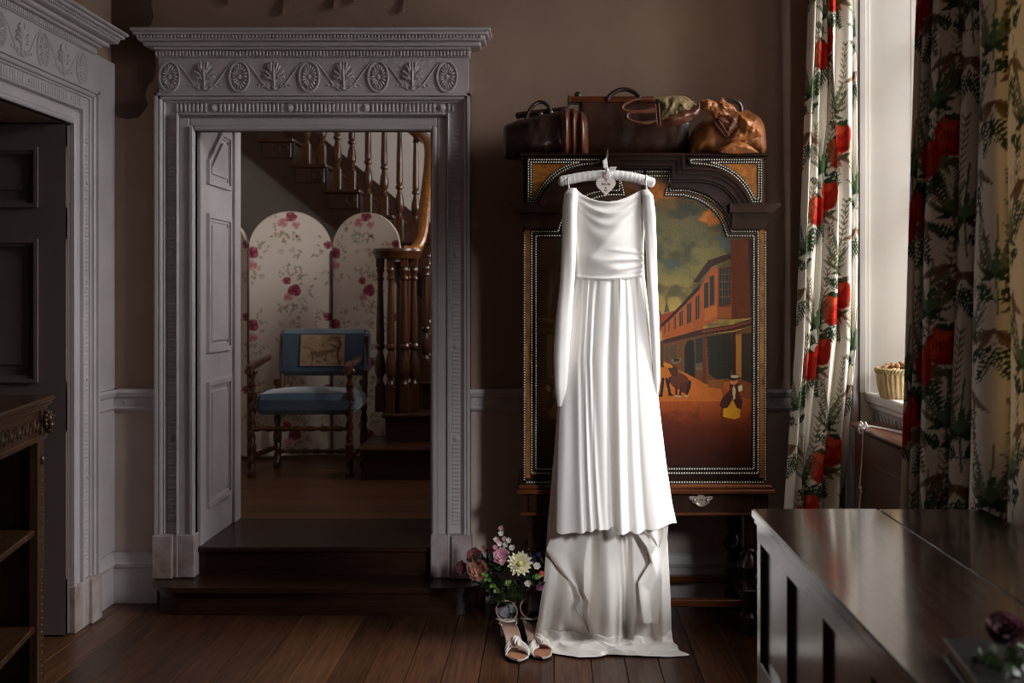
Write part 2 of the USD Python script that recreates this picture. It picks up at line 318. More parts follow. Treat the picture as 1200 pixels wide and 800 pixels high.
    for o, h0, h1, ov in ((0.06, 0.0, 0.03, 0.0), (0.085, 0.03, 0.042, 0.03), (0.10, 0.042, 0.062, 0.5), (0.125, 0.062, 0.085, 0.72), (0.14, 0.085, 0.10, 0.9), (0.15, 0.10, 0.115, 1.0)):
        m.box(ex0 - c0 * ov, ex1 + c1 * ov, -o, 0, zz + h0, zz + h1, 0.004)
    P('cornice', m)
    m = MB(); xx = ex0
    while xx < ex1 - 0.01: m.box(xx, xx + 0.009, -0.067, -0.05, zz + 0.003, zz + 0.027, 0.002); xx += 0.0155
    xx = ex0 - c0 * 0.7
    while xx < ex1 + c1 * 0.7 - 0.01: m.box(xx, xx + 0.008, -0.133, -0.115, zz + 0.070, zz + 0.084, 0.0015); xx += 0.0155
    P('dentil_course', m, kind='stuff')

t1 = struct_root('trim_1')
door_case(t1, DX0, DX1, DZ, 0.13, 0.176, lambda v: v + [0, YB, 0], False, [-1.768, -1.444, -1.12, -0.80, -0.48], (0.085, 0.10))
t2 = struct_root('trim_2')
door_case(t2, LY0, LY1, LZ, 0.0, 0.21, lambda v: np.stack([XL + np.interp(-v[:, 1], [-0.1, 0.0, 0.044, 0.09, 0.15], [-0.06, 0.0, 0.027, 0.066, 0.15]), v[:, 0], v[:, 2]], 1), True, [3.11, 3.44, 3.77, 4.10, 4.44], (0.1, 0.085), 0.175, 0.165)
m = MB(); m.box(XL, XL + 0.006, 4.60, 4.625, 1.40, 1.48, 0.002); part(wall_left, 'strike_plate', m, m_black, 'small black metal slot beside the door case')
m = MB(); m.box(XL, XL + 0.02, LY1 + 0.21, YB, 0.24, 2.52, 0.003); part(wall_left, 'corner_board', m, m_white)

# baseboards and chair rails
BASE = [(0, 0), (0.022, 0), (0.022, 0.165), (0.03, 0.17), (0.034, 0.185), (0.026, 0.20), (0.022, 0.222), (0.012, 0.235), (0, 0.235)]
CHAIR = [(0, 0.895), (0.018, 0.897), (0.03, 0.91), (0.022, 0.92), (0.022, 0.958), (0.036, 0.965), (0.046, 0.985), (0.042, 1.0), (0, 1.0)]
def along_back(name, prof, x0, x1, mt):
    m = MB(); m.strip(prof, x0, x1); return struct(name, m.map(lambda v: v + [0, YB, 0]), mt)
def along_left(name, prof, y0, y1, mt):
    m = MB(); m.strip(prof, y0, y1); return struct(name, m.map(lambda v: np.stack([XL - v[:, 1], v[:, 0], v[:, 2]], 1), True), mt)
along_back('baseboard_back', BASE, XL, DX0 - 0.184, m_white); along_back('baseboard_back_right', BASE, DX1 + 0.184, XR, m_white)
along_left('baseboard_left', BASE, LY1 + 0.22, YB, m_white)
r1 = along_back('trim_3', CHAIR, XL, DX0 - 0.176, m_white); r2 = along_back('trim_4', CHAIR, DX1 + 0.176, XR, m_white)
along_left('trim_5', CHAIR, LY1 + 0.21, YB, m_white)
for r, x0, x1 in ((r1, XL + 0.05, DX0 - 0.19), (r2, DX1 + 0.19, 1.2)):
    m = MB(); xx = x0
    while xx < x1 - 0.05:                         # running scroll carved on the rail
        t = np.linspace(0, 5.6, 16); rr = 0.016 * (1 - t / 7.5)
        m.tube(np.stack([xx + 0.018 + rr * np.cos(t + 3.6), np.full(16, YB - 0.024), 0.939 + rr * np.sin(t + 3.6)], 1), 0.003, 5); 
        m.tube([(xx + 0.002, YB - 0.024, 0.93), (xx + 0.03, YB - 0.024, 0.923), (xx + 0.055, YB - 0.024, 0.93)], 0.003, 5); xx += 0.048
    part(r, 'scroll_carving', m, m_white, kind='stuff')
m = MB(); m.box(XL, DX0 - 0.176, YB - 0.004, YB, 0.235, 0.9); m.box(DX1 + 0.176, XR, YB - 0.004, YB, 0.235, 0.9); part(wall_back, 'dado', m, m_dado, smooth=False)

# ------------------------------------------------------------------ doorway: steps, panelled lining
def rounded(x0, x1, y0, y1, r):
    b = sbox(x0, y0 + r, x1, y1 + 0.0); b2 = sbox(x0 + r, y0, x1 - r, y1)
    cs = [shapely.Point(xx, y0 + r).buffer(r, 12) for xx in (x0 + r, x1 - r)]
    return shapely.union_all([b, b2] + cs)
st = thing('door_step', 'wide dark oak step with rounded ends below the open doorway', 'step', (-1.1, 4.66, 0))
m = MB(); m.slab(rounded(-1.80, -0.30, 4.60, YB - 0.09, 0.14), 0.0, 0.105); part(st, 'riser', m, m_step)
m = MB(); m.slab(rounded(-1.815, -0.285, 4.585, YB - 0.088, 0.15), 0.100, 0.112); m.slab(rounded(-1.82, -0.28, 4.578, YB - 0.088, 0.155), 0.105, 0.128); part(st, 'tread', m, m_step)
m = MB(); m.box(DX0 - 0.002, DX1 + 0.002, YB - 0.09, YB + 0.02, 0, 0.129); m.box(DX0 + 0.004, DX1 - 0.004, YB, YB + 0.02, 0.128, HZ - 0.025); struct('trim_9', m, m_step, smooth=False)
hf = struct_root('floor_hall')
m = MB(); m.box(DX0, DX1, YB - 0.018, 5.4, HZ - 0.025, HZ, 0.006); part(hf, 'threshold_board', m, m_step)
m = MB(); m.box(-3.1, 1.2, 5.4, 9.4, 0.0, HZ - 0.022); part(hf, 'subfloor', m, m_gap)
y = 5.4; k = 0
while y < 8.6:
    w = 0.15 + 0.03 * rng.random(); m = MB(); m.box(-3.1, 1.2, y + 0.001, y + w - 0.001, HZ - 0.022, HZ - 0.001 * rng.random(), 0.002); part(hf, 'floorboard', m, m_hboard[k % 2], smooth=False); y += w; k += 1

# the doorway's panelled linings, left and right, and its soffit
def lining(name, xw, s, panels):
    r = struct_root(name)
    def plc(v): return np.stack([xw + s * (-v[:, 1]), v[:, 0], v[:, 2]], 1)
    m = MB(); m.box(YB + 0.01, 5.38, -0.006, 0, HZ, DZ + 0.1); m.box(5.30, 5.40, -0.02, 0, HZ, DZ + 0.1, 0.003); m.box(YB + 0.0, YB + 0.05, -0.014, 0, HZ, DZ + 0.1, 0.003)
    part(r, 'lining_board', m.map(plc, s > 0), m_white)
    for poly in panels:
        p = Polygon(poly); m = MB()
        m.plate(p.difference(p.buffer(-0.022, join_style=2)), -0.022, 0); m.plate(p.buffer(-0.022, join_style=2).difference(p.buffer(-0.036, join_style=2)), -0.013, 0); m.plate(p.buffer(-0.055, join_style=2), -0.017, 0)
        part(r, 'panel', m.map(plc, s > 0), m_white)
    return r
PN = [[(4.90, 0.42), (5.25, 0.42), (5.25, 1.02), (4.90, 1.02)], [(4.90, 1.16), (5.25, 1.16), (5.25, 1.83), (4.90, 1.83)], [(4.90, 1.97), (5.25, 1.97), (5.25, 2.25), (5.10, 2.25), (4.90, 2.08)]]
lining('trim_6', DX0, 1, PN); lining('trim_7', DX1, -1, PN)
m = MB(); m.box(DX0, DX1, YB, 5.4, DZ + 0.10, DZ + 0.11); struct('trim_8', m, m_white)

# ------------------------------------------------------------------ the left door leaf, opened flat away into the next room
d1 = struct_root('door_1')
X0, X1 = -3.02, XL + 0.02; YD = 4.31
m = MB(); m.box(X0, X1, YD + 0.012, YD + 0.04, 0.008, LZ - 0.01); part(d1, 'door_board', m, m_doorw, smooth=False)
sx = X1 - 0.115
def zp(yy): return EYE - (yy - 345) * YD / 1200
rails = [(0.008, 0.24), (zp(505), zp(448)), (zp(280), zp(243)), (zp(172), LZ - 0.01)]
m = MB(); m.box(sx, X1, YD, YD + 0.014, 0.008, LZ - 0.01); m.box(X0, X0 + 0.115, YD, YD + 0.014, 0.008, LZ - 0.01); m.box(-2.60, -2.49, YD, YD + 0.014, 0.008, LZ - 0.01)
part(d1, 'stile', m, m_doorw, smooth=False)
for a, b in rails:
    m = MB(); m.box(X0, X1, YD + 0.0003, YD + 0.0143, a, b); part(d1, 'rail', m, m_doorw, smooth=False)
for (a0, a), (b, b1) in zip(rails, rails[1:]):
    for xa, xb in ((-2.49, sx), (X0 + 0.115, -2.60)):
        p = sbox(xa, a, xb, b); m = MB(); m.plate(p.difference(p.buffer(-0.016, join_style=2)), YD - 0.010, YD + 0.014); m.plate(p.buffer(-0.016, join_style=2).difference(p.buffer(-0.03, join_style=2)), YD - 0.002, YD + 0.014); m.plate(p.buffer(-0.075, join_style=2), YD + 0.006, YD + 0.014)
        part(d1, 'panel', m, m_doorw)

# ------------------------------------------------------------------ window in the right wall, its splayed shutter case, sill and sash
wd = struct_root('window_1')
ja, jb = np.array([XR + 0.005, WY1 - 0.02]), np.array([XR + 0.215, WY1 - 0.13])      # far jamb: from the room edge outwards
def splay(name, a, b, t, z0, z1, mt, s=1):
    d = (b - a) / np.linalg.norm(b - a); n = np.array([-d[1], d[0]]) * s
    p = Polygon([a, b, b + n * t, a + n * t]); m = MB(); m.slab(p, z0, z1); part(wd, name, m, mt, smooth=False)
splay('shutter_case', ja, jb, 0.10, 0.60, WZ, m_bright)
for f0, f1, t in ((0.0, 0.10, 0.012), (0.10, 0.16, 0.006), (0.86, 0.93, 0.003)):
    a = ja + (jb - ja) * f0; b = ja + (jb - ja) * f1; splay('case_moulding', a, b, t, 1.03, WZ, m_bright, -1)
m = MB(); m.box(XR - 0.03, XR, WY1 - 0.02, WY1 + 0.02, 0.1, WZ, 0.006); m.box(XR - 0.045, XR, WY1 + 0.02, WY1 + 0.035, 0.1, WZ, 0.004); m.box(XR - 0.02, XR, WY1 + 0.035, WY1 + 0.11, 0.1, WZ, 0.004); part(wd, 'architrave', m, m_white)
e = jb + np.array([0.012, -0.012]); m = MB(); m.box(e[0] - 0.004, e[0] + 0.03, e[1] - 0.01, e[1] + 0.01, 1.03, WZ, 0.003); part(wd, 'shutter_edge', m, m_bright)
for yy in (56, 172):
    z = EYE + (345 - yy) * 4.18 / 1200; m = MB(); m.tube([(e[0] - 0.003, e[1] - 0.016, z - 0.02), (e[0] - 0.003, e[1] - 0.016, z + 0.02)], 0.006, 8); m.ball((e[0] - 0.003, e[1] - 0.018, z), 0.010, 1); part(wd, 'hinge', m, m_black, 'small dark metal shutter hinge')
m = MB(); m.box(XR + 0.02, XO + 0.05, WY0, WY1, 0.99, 1.03, 0.006); m.box(XR + 0.035, XR + 0.08, WY0, WY1, 0.965, 0.99, 0.006); part(wd, 'window_sill', m, m_bright)
m = MB(); m.box(XR + 0.05, XR + 0.09, WY0, WY1, 0.955, 0.967, 0.003); m.box(XR + 0.055, XR + 0.09, WY0, WY1, 0.87, 0.955); m.box(XR + 0.045, XR + 0.09, WY0, WY1, 0.855, 0.872, 0.004); part(wd, 'apron', m, m_white)
m = MB(); yy = 3.4
while yy < 4.3:
    m.tube([(XR + 0.052, yy, 0.88), (XR + 0.050, yy + 0.012, 0.915), (XR + 0.052, yy + 0.03, 0.945)], [0.004, 0.008, 0.004], 5); m.ball((XR + 0.052, yy + 0.034, 0.892), 0.009, 1, (0.6, 1, 1)); yy += 0.045
part(wd, 'apron_carving', m, m_white, kind='stuff')
m = MB(); xg = XO - 0.06
for yy in (WY0 + 0.1, 2.95, 3.40, 3.85, WY1 - 0.17): m.box(xg - 0.02, xg + 0.02, yy - 0.014, yy + 0.014, 1.03, WZ)
for z in (1.05, 1.55, 2.07, 2.60, 3.11): m.box(xg - 0.02, xg + 0.02, WY0, WY1 - 0.1, z - 0.014, z + 0.014)
part(wd, 'sash_bars', m, m_bright, smooth=False)

# ------------------------------------------------------------------ stair hall shell
HB = 9.2
m = MB(); m.box(-3.2, 1.3, HB, HB + 0.1, 0, 4.7); struct('wall_hall_back', m, m_hallwall, smooth=False)
m = MB(); m.box(-3.1, -3.0, 5.4, HB, 0, 4.7); struct('wall_hall_left', m, m_hallwall, smooth=False)
HXR = 0.16; hy0, hy1, hz0, hz1 = 7.3, 8.3, 2.0, 3.9
m = MB(); m.box(HXR, HXR + 0.25, 5.4, 5.55, 0, 4.7); m.box(HXR, HXR + 0.25, 6.5, hy0, 0, 4.7); m.box(HXR, HXR + 0.25, 5.55, 6.5, 0, 1.75); m.box(HXR, HXR + 0.25, 5.55, 6.5, 3.4, 4.7); m.box(HXR, HXR + 0.25, hy1, HB, 0, 4.7); m.box(HXR, HXR + 0.25, hy0, hy1, 0, hz0); m.box(HXR, HXR + 0.25, hy0, hy1, hz1, 4.7)
struct('wall_hall_right', m, m_hallwall, smooth=False)
m = MB(); m.box(-3.2, 1.3, 5.3, HB, 4.7, 4.8); m.box(-3.2, 1.3, 5.3, 5.4, ZC, 4.7); struct('ceiling_hall', m, m_ceil, smooth=False)
w2 = struct_root('window_2'); m = MB()
for yy in (hy0 + 0.02, 7.63, 7.97, hy1 - 0.02): m.box(HXR + 0.16, HXR + 0.2, yy - 0.015, yy + 0.015, hz0, hz1)
for z in (hz0 + 0.02, 2.63, 3.27, hz1 - 0.02): m.box(HXR + 0.16, HXR + 0.2, hy0, hy1, z - 0.015, z + 0.015)
part(w2, 'sash_bars', m, m_bright, smooth=False)

# ------------------------------------------------------------------ staircase
sc = thing('staircase', 'dark oak staircase with turned balusters seen through the open doorway', 'staircase', (-0.5, 6.5, HZ))
SX0, SX1 = -0.90, HXR - 0.005
LAND = 1.66
tz = [0.47, 0.655, 0.845, 1.03, 1.22, 1.41]
for k, z in enumerate(tz):
    y0 = 6.5 + 0.25 * k; xl = (-1.225, -1.11)[k] if k < 2 else SX0
    zb = HZ if k == 0 else tz[k - 1]
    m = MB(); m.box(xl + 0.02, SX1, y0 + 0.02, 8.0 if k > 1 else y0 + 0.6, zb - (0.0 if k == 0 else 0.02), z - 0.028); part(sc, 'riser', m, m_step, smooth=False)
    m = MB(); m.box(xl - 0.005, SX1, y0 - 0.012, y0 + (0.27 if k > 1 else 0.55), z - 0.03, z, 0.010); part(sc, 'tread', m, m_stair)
m = MB(); m.box(-0.985, SX1, 7.995, HB - 0.03, LAND - 0.2, LAND); part(sc, 'landing', m, m_stair, smooth=False)
m = MB(); m.box(SX0 + 0.03, SX1, 8.0, 8.08, HZ, LAND - 0.2); part(sc, 'landing_panel', m, m_step, smooth=False)
# upper flight, rising to the left
uz = [1.876 + 0.207 * k for k in range(7)]; ux = [-1.02 - 0.27 * k for k in range(7)]
yf = 8.3
prof = [(-0.985, 1.47)]
prof = [(-0.985, 1.36)] + [(-0.985, 1.85)]
for k in range(7): prof += [(ux[k] + 0.02, uz[k] - 0.03), (ux[k] - 0.27 + 0.02, uz[k] - 0.03)]
prof += [(-3.0, uz[6] - 0.03), (-3.0, 3.02)]
m = MB(); m.plate(Polygon(prof).buffer(0), yf, yf + 0.05); part(sc, 'outer_string', m, m_step, smooth=False)
for k in range(7):
    m = MB(); m.box(ux[k] - 0.27, ux[k] + 0.022, yf - 0.03, HB - 0.03, uz[k] - 0.03, uz[k], 0.008); part(sc, 'tread', m, m_stair)
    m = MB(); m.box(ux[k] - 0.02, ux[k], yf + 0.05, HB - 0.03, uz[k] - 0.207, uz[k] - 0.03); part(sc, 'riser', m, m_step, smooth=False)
    if 1 <= k <= 5:                              # scrolled bracket under each tread end
        m = MB(); m.box(ux[k] - 0.235, ux[k] + 0.0, yf - 0.012, yf, uz[k] - 0.155, uz[k] - 0.035, 0.004); m.tube(oval(0.035, 0.035, (ux[k] - 0.06, yf - 0.012, uz[k] - 0.09), 0, 5.5, 14), 0.008, 6); part(sc, 'tread_bracket', m, m_step)
sk = Polygon([(-0.985, LAND), (-0.985, 1.97), (-3.0, 3.64), (-3.0, 3.30)]); m = MB(); m.plate(sk, HB - 0.03, HB - 0.005); part(sc, 'wall_string', m, m_step, smooth=False)
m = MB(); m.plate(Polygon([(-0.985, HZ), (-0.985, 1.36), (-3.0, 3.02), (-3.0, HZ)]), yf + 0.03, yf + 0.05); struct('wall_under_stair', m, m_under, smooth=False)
def baluster(x, y, z0, z1, big=1.0):
    H = z1 - z0; m = MB(); b = 0.031 * big
    m.box(x - b, x + b, y - b, y + b, z0, z0 + 0.17 * H, 0.003)
    p = [(0.027, 0.17), (0.03, 0.185), (0.02, 0.20), (0.018, 0.215), (0.034, 0.25), (0.038, 0.29), (0.030, 0.345), (0.020, 0.385), (0.019, 0.40), (0.033, 0.415), (0.033, 0.43), (0.022, 0.445), (0.028, 0.46), (0.027, 0.5), (0.024, 0.66), (0.020, 0.80), (0.019, 0.85), (0.028, 0.865), (0.019, 0.88), (0.021, 0.90), (0.029, 0.92), (0.022, 0.94)]
    m.lathe([(r * big, z0 + t * H) for r, t in p], (x, y, 0), 12); m.box(x - b * 0.8, x + b * 0.8, y - b * 0.8, y + b * 0.8, z0 + 0.94 * H, z1, 0.002)
    part(sc, 'baluster', m, m_stairv)
for pxx in (487, 468, 450, 431, 412, 395, 377, 359):
    xx = (pxx - 645) * (yf + 0.02) / 1200; k = min(6, int((-1.0 - xx) / 0.27)); baluster(xx, yf + 0.03, uz[k], uz[k] + 0.86 + 0.207 * ((-xx - 1.0) / 0.27 - k))
for k in range(2, 6):
    for f in (0.06, 0.185):
        baluster(SX0 + 0.04, 6.5 + 0.25 * k + f, tz[k], tz[k] + 0.80 + 0.18 * f / 0.25)
nz = (-1.03, 6.90)
m = MB(); 
m.lathe([(0.03, 0.655), (0.04, 0.66), (0.04, 0.9), (0.046, 0.92), (0.03, 0.95), (0.028, 1.5), (0.045, 1.56), (0.045, 1.66)], (nz[0] + 0.02, nz[1], 0), 14); part(sc, 'newel_post', m, m_stairv)
for a in (200, 255, 300, 345, 60, 120):
    baluster(nz[0] + 0.118 * math.cos(math.radians(a)), nz[1] + 0.10 * math.sin(math.radians(a)), 0.655, 1.685, 1.0)
m = MB(); m.lathe([(0.10, 1.675), (0.15, 1.68), (0.155, 1.70), (0.165, 1.715), (0.17, 1.73), (0.165, 1.745), (0.10, 1.75)], (nz[0], nz[1], 0), 28); part(sc, 'newel_cap', m, m_stairv)
rp = np.array([at(474, 293, 6.95), at(487, 291, 6.98), at(494, 275, 7.12), at(497, 250, 7.3), at(500, 222, 7.5), at(503, 192, 7.75), at(503, 172, 7.95), at(499, 162, 8.15), at(489, 155, 8.3), at(470, 140, 8.33), at(430, 112, 8.33), at(390, 82, 8.33), at(340, 44, 8.33)])
from scipy.interpolate import make_interp_spline
tt = np.linspace(0, 1, len(rp)); rs = make_interp_spline(tt, rp, 2)(np.linspace(0, 1, 60))
m = MB(); m.tube(rs, 0.043, 12, flat=0.8); m.tube(rs - [0, 0, 0.035], 0.026, 8); part(sc, 'handrail', m, m_rail)

# ------------------------------------------------------------------ printed colour on dense meshes
class Print:
    """Flat printed colour, evaluated at a mesh's vertices (a, b are the cloth's own coordinates)."""
    def __init__(s, a, b, base):
        s.a, s.b = np.asarray(a, float).ravel(), np.asarray(b, float).ravel(); s.c = np.tile(lin(base), (len(s.a), 1))
    def poly(s, pts, col, k=1.0):
        pts = np.asarray(pts, float); lo, hi = pts.min(0), pts.max(0)
        i = np.nonzero((s.a >= lo[0]) & (s.a <= hi[0]) & (s.b >= lo[1]) & (s.b <= hi[1]))[0]
        if len(i) == 0: return
        p = Polygon(pts)
        if not p.is_valid: p = p.buffer(0)
        i = i[shapely.contains_xy(p, s.a[i], s.b[i])]
        s.c[i] = s.c[i] * (1 - k) + lin(col) * k
    def ell(s, x, y, rx, ry, col, k=1.0, rot=0.0, wob=0.0, seed=0):
        t = np.linspace(0, 2 * math.pi, 25)[:-1]; r = 1 + wob * np.sin(5 * t + seed) * 0.6 + wob * np.sin(3 * t + seed * 2.1)
        u, v = rx * r * np.cos(t), ry * r * np.sin(t); c, d = math.cos(rot), math.sin(rot)
        s.poly(np.stack([x + u * c - v * d, y + u * d + v * c], 1), col, k)
    def line(s, pts, w, col, k=1.0):
        g = shapely.LineString(pts).buffer(w / 2, 2); s.poly(np.array(g.exterior.coords), col, k)
    def leaf(s, x0, y0, x1, y1, w, col, k=1.0):
        dx, dy = x1 - x0, y1 - y0; L = math.hypot(dx, dy) + 1e-9; nx, ny = -dy / L * w / 2, dx / L * w / 2
        P = [(x0 + dx * t + nx * h, y0 + dy * t + ny * h) for t, h in ((0, 0), (.2, .8), (.45, 1), (.75, .6), (1, 0))] + [(x0 + dx * t - nx * h, y0 + dy * t - ny * h) for t, h in ((.75, .6), (.45, 1), (.2, .8))]
        s.poly(P, col, k)
    def fern(s, x, y, ang, L, n, w, col):
        ca, sa = math.cos(ang), math.sin(ang); s.line([(x, y), (x + ca * L, y + sa * L)], 0.004, col)
        for q in range(n):
            t = 0.12 + 0.85 * q / n; l = L * 0.42 * (1 - 0.75 * t)
            for sd in (-1, 1):
                a = ang + sd * 0.85; s.leaf(x + ca * L * t, y + sa * L * t, x + ca * L * t + math.cos(a) * l, y + sa * L * t + math.sin(a) * l, w, col)
    def rose(s, x, y, r, dark, mid, light, seed=0):
        s.ell(x, y, r, r * 0.92, mid, 1, 0, 0.08, seed)
        rg = random.Random(seed)
        for q in range(7):
            a = q * 0.9 + seed; s.ell(x + r * 0.62 * math.cos(a), y + r * 0.55 * math.sin(a), r * 0.34, r * 0.28, light if q % 2 else dark, 0.45, a)
        s.ell(x, y, r * 0.45, r * 0.4, dark, 0.8, 0, 0.1, seed); s.ell(x + r * .1, y + r * .08, r * 0.22, r * 0.18, mid, 0.7)

# ------------------------------------------------------------------ folding screen
m_paper = mat('screen_wallpaper', (255, 255, 255), 0.55, 0.03, 20, tint=True, spec=0.3)
m_wood_dk = mat('dark_wood', (70, 44, 28), 0.35, 0.3, 5, WOODZ, c2=(40, 24, 15))
m_edge = mat('screen_edge', (196, 184, 168), 0.6, 0.06)
def screen_panel(th, xa, ya, xb, yb, ztop, zspring, seed, s0, thick=0.028):
    A, B = np.array([xa, ya]), np.array([xb, yb]); L = np.linalg.norm(B - A); d = (B - A) / L; nrm = np.array([d[1], -d[0]])
    if nrm[1] > 0: nrm = -nrm
    half = L / 2
    top = lambda u: zspring + (ztop - zspring) * np.sqrt(np.clip(1 - ((u - half) / half) ** 2, 0, 1))
    uu = np.linspace(0.0, L, 30); poly = Polygon([(0, HZ + 0.02), (L, HZ + 0.02)] + [(u, top(u)) for u in uu[::-1]])
    plc = lambda v: np.stack([A[0] + d[0] * v[:, 0] + nrm[0] * -v[:, 1], A[1] + d[1] * v[:, 0] + nrm[1] * -v[:, 1], v[:, 2]], 1)
    m = MB(); m.plate(poly, 0, thick); pn = part(th, 'screen_leaf', m.map(plc), m_edge, smooth=False)
    nu, nv = 110, 330; U, V = np.meshgrid(np.linspace(0.006, L - 0.006, nu), np.linspace(0, 1, nv), indexing='ij')
    Z = (HZ + 0.025) + V * (top(U) - 0.006 - HZ - 0.025); P = np.stack([U, np.full_like(U, -0.002), Z], -1)
    g = MB(); g.grid(P, flip=False)
    pr = Print(U + s0, Z, (226, 212, 200)); rg = random.Random(seed)
    PK, DP, DK, GR, GL = (206, 150, 148), (160, 74, 88), (128, 40, 60), (128, 130, 92), (168, 164, 132)
    def spray(x, y, n, ang, r):
        for q in range(n):
            a = ang + rg.uniform(-0.7, 0.7); l = r * rg.uniform(0.5, 1.0); X, Y = x + l * math.cos(a), y + l * math.sin(a)
            pr.leaf(X, Y, X + 0.03 * math.cos(a + rg.uniform(-1, 1)), Y + 0.03 * math.sin(a + rg.uniform(-1, 1)), 0.014, GR if q % 2 else GL, 0.75)
            if q % 3 == 0: pr.ell(X, Y, 0.008, 0.007, PK, 0.8)
    for row in range(5):
        zc = 2.0 - row * 0.52
        x = L * 0.47 + s0                                        # central bouquets
        if row == 0: spray(x, zc - 0.04, 26, -1.6, 0.14); spray(x, zc - 0.02, 12, 3.4, 0.16); pr.rose(x + 0.02, zc + 0.0, 0.04, DK, DP, PK, 1); pr.rose(x - 0.04, zc - 0.045, 0.036, (188, 110, 112), PK, (232, 190, 184), 2); pr.rose(x + 0.055, zc - 0.06, 0.028, (190, 110, 110), PK, (232, 190, 184), 3); pr.rose(x + 0.06, zc - 0.14, 0.012, DK, DP, PK, 5)
        else: spray(x, zc, 26, 1.4, 0.17); spray(x, zc, 26, -1.4, 0.18); spray(x, zc, 10, 0.1, 0.16); pr.rose(x - 0.01, zc + 0.06, 0.030, DK, DP, PK, 4 + row); pr.rose(x + 0.045, zc - 0.01, 0.046, DK, (150, 60, 84), (188, 110, 124), 7 + row); pr.rose(x - 0.0, zc - 0.06, 0.032, (190, 110, 110), PK, (232, 190, 184), 9 + row)
        for xe in (s0 - 0.005, s0 + L + 0.005):                  # bouquets cut by the leaf's edges, half a drop lower
            ze = zc - 0.26; spray(xe, ze - 0.02, 22, -1.5, 0.2); spray(xe, ze, 10, 0.3, 0.14); spray(xe, ze, 10, 2.9, 0.14); pr.rose(xe + 0.03, ze, 0.044, DK, (150, 50, 76), PK, 11); pr.rose(xe - 0.035, ze + 0.06, 0.032, DK, DP, PK, 12); pr.rose(xe + 0.03, ze - 0.09, 0.036, (190, 110, 110), PK, (232, 190, 184), 13)
        pr.ell(x - 0.05, zc - 0.25, 0.02, 0.018, (186, 170, 168), 0.6, 0, .2, 3); pr.ell(x + 0.03, zc - 0.24, 0.022, 0.018, (192, 172, 170), 0.6, 0, .2, 5); spray(x, zc - 0.26, 8, 0, 0.08)
    part(pn, 'wallpaper', g.map(plc), m_paper, 'cream paper printed with pink roses', tint=pr.c)
    g2 = MB(); g2.tube([(A[0] + 0.0, A[1] - 0.012, HZ + 0.02), (A[0], A[1] - 0.012, zspring)], 0.007, 6); part(pn, 'hinge_edge', g2, m_wood_dk)
fs = thing('folding_screen', 'cream folding screen with arched leaves printed with pink roses, behind the blue chair', 'screen', (-1.7, 7.4, HZ))
S = [(-2.62, 7.62), (-2.158, 7.32), (-1.585, 7.44), (-1.07, 7.28)]
for k, (a, b) in enumerate(zip(S, S[1:])):
    screen_panel(fs, a[0], a[1], b[0], b[1], (1.98, 2.04, 2.03)[k], (1.70, 1.76, 1.76)[k], 3 + k, 0.0)

# ------------------------------------------------------------------ blue velvet armchair
m_velvet = mat('blue_velvet', (46, 72, 94), 0.6, 0.14, 7, sheen=0.8, bump=0.06, bscale=200)
m_walnut = mat('turned_walnut', (92, 52, 28), 0.25, 0.3, 6, WOODZ, c2=(44, 24, 14), coat=0.4)
m_tap = mat('tapestry_patch', (255, 255, 255), 0.9, 0.1, 60, tint=True, spec=0.1)
ch = thing('armchair', 'blue velvet armchair with twist-turned dark wooden legs in front of the floral screen', 'chair', (-1.6, 6.8, HZ))
cx0, cx1, cy0, cy1 = -1.95, -1.27, 6.60, 7.00
def twist_leg(x, y, z0, z1, name='leg', r=0.021):
    m = MB(); n = 90; zs = np.linspace(z0, z1, n); bl = [(0, 0.07), (0.30, 0.40), (0.94, 1.0)]
    m.lathe([(r * (1.0 if not any(a <= t <= b for a, b in bl) else 1.15), z) for z, t in zip(zs, np.linspace(0, 1, n))], (x, y, 0), 12, twist=(0.20, 75.0))
    for a, b in bl: m.box(x - r * 1.15, x + r * 1.15, y - r * 1.15, y + r * 1.15, z0 + a * (z1 - z0), z0 + b * (z1 - z0), 0.003)
    part(ch, name, m, m_walnut)
for xx in (cx0 + 0.025, cx1 - 0.025): twist_leg(xx, cy0, HZ, 0.80); twist_leg(xx + (0.06 if xx < -1.6 else 0.02), cy1, HZ, 0.86)
for xx in (cx0 + 0.025, cx1 - 0.025):
    s = -1 if xx < -1.6 else 1
    twist_leg(xx, cy0 + 0.01, 0.80, 0.955, 'arm_support', 0.02)
    m = MB(); m.tube([(xx - s * 0.0, cy1 - 0.01, 1.01), (xx, cy1 - 0.15, 1.0), (xx, cy0 + 0.10, 0.985), (xx, cy0, 0.985), (xx, cy0 - 0.045, 0.965), (xx, cy0 - 0.055, 0.935), (xx, cy0 - 0.03, 0.92)], [0.022, 0.024, 0.026, 0.028, 0.027, 0.022, 0.014], 10); m.ball((xx + 0.02, cy0 - 0.015, 0.945), 0.024); m.ball((xx - 0.02, cy0 - 0.015, 0.945), 0.024); part(ch, 'arm', m, m_walnut)
def xtwist(p, q, name='stretcher'):
    m = MB(); t = np.linspace(0, 1, 50)[:, None]; P = np.array(p) * (1 - t) + np.array(q) * t; m.tube(P, 0.015 + 0.004 * np.sin(np.arange(50) * 0.9), 8); part(ch, name, m, m_walnut)
xtwist((cx0 + 0.03, cy0, 0.575), (cx1 - 0.03, cy0, 0.575)); xtwist((cx0 + 0.08, cy1, 0.37), (cx1 - 0.01, cy1, 0.37)); xtwist((cx0 + 0.03, cy0, 0.40), (cx0 + 0.085, cy1, 0.40)); xtwist((cx1 - 0.025, cy0, 0.40), (cx1 - 0.005, cy1, 0.40))
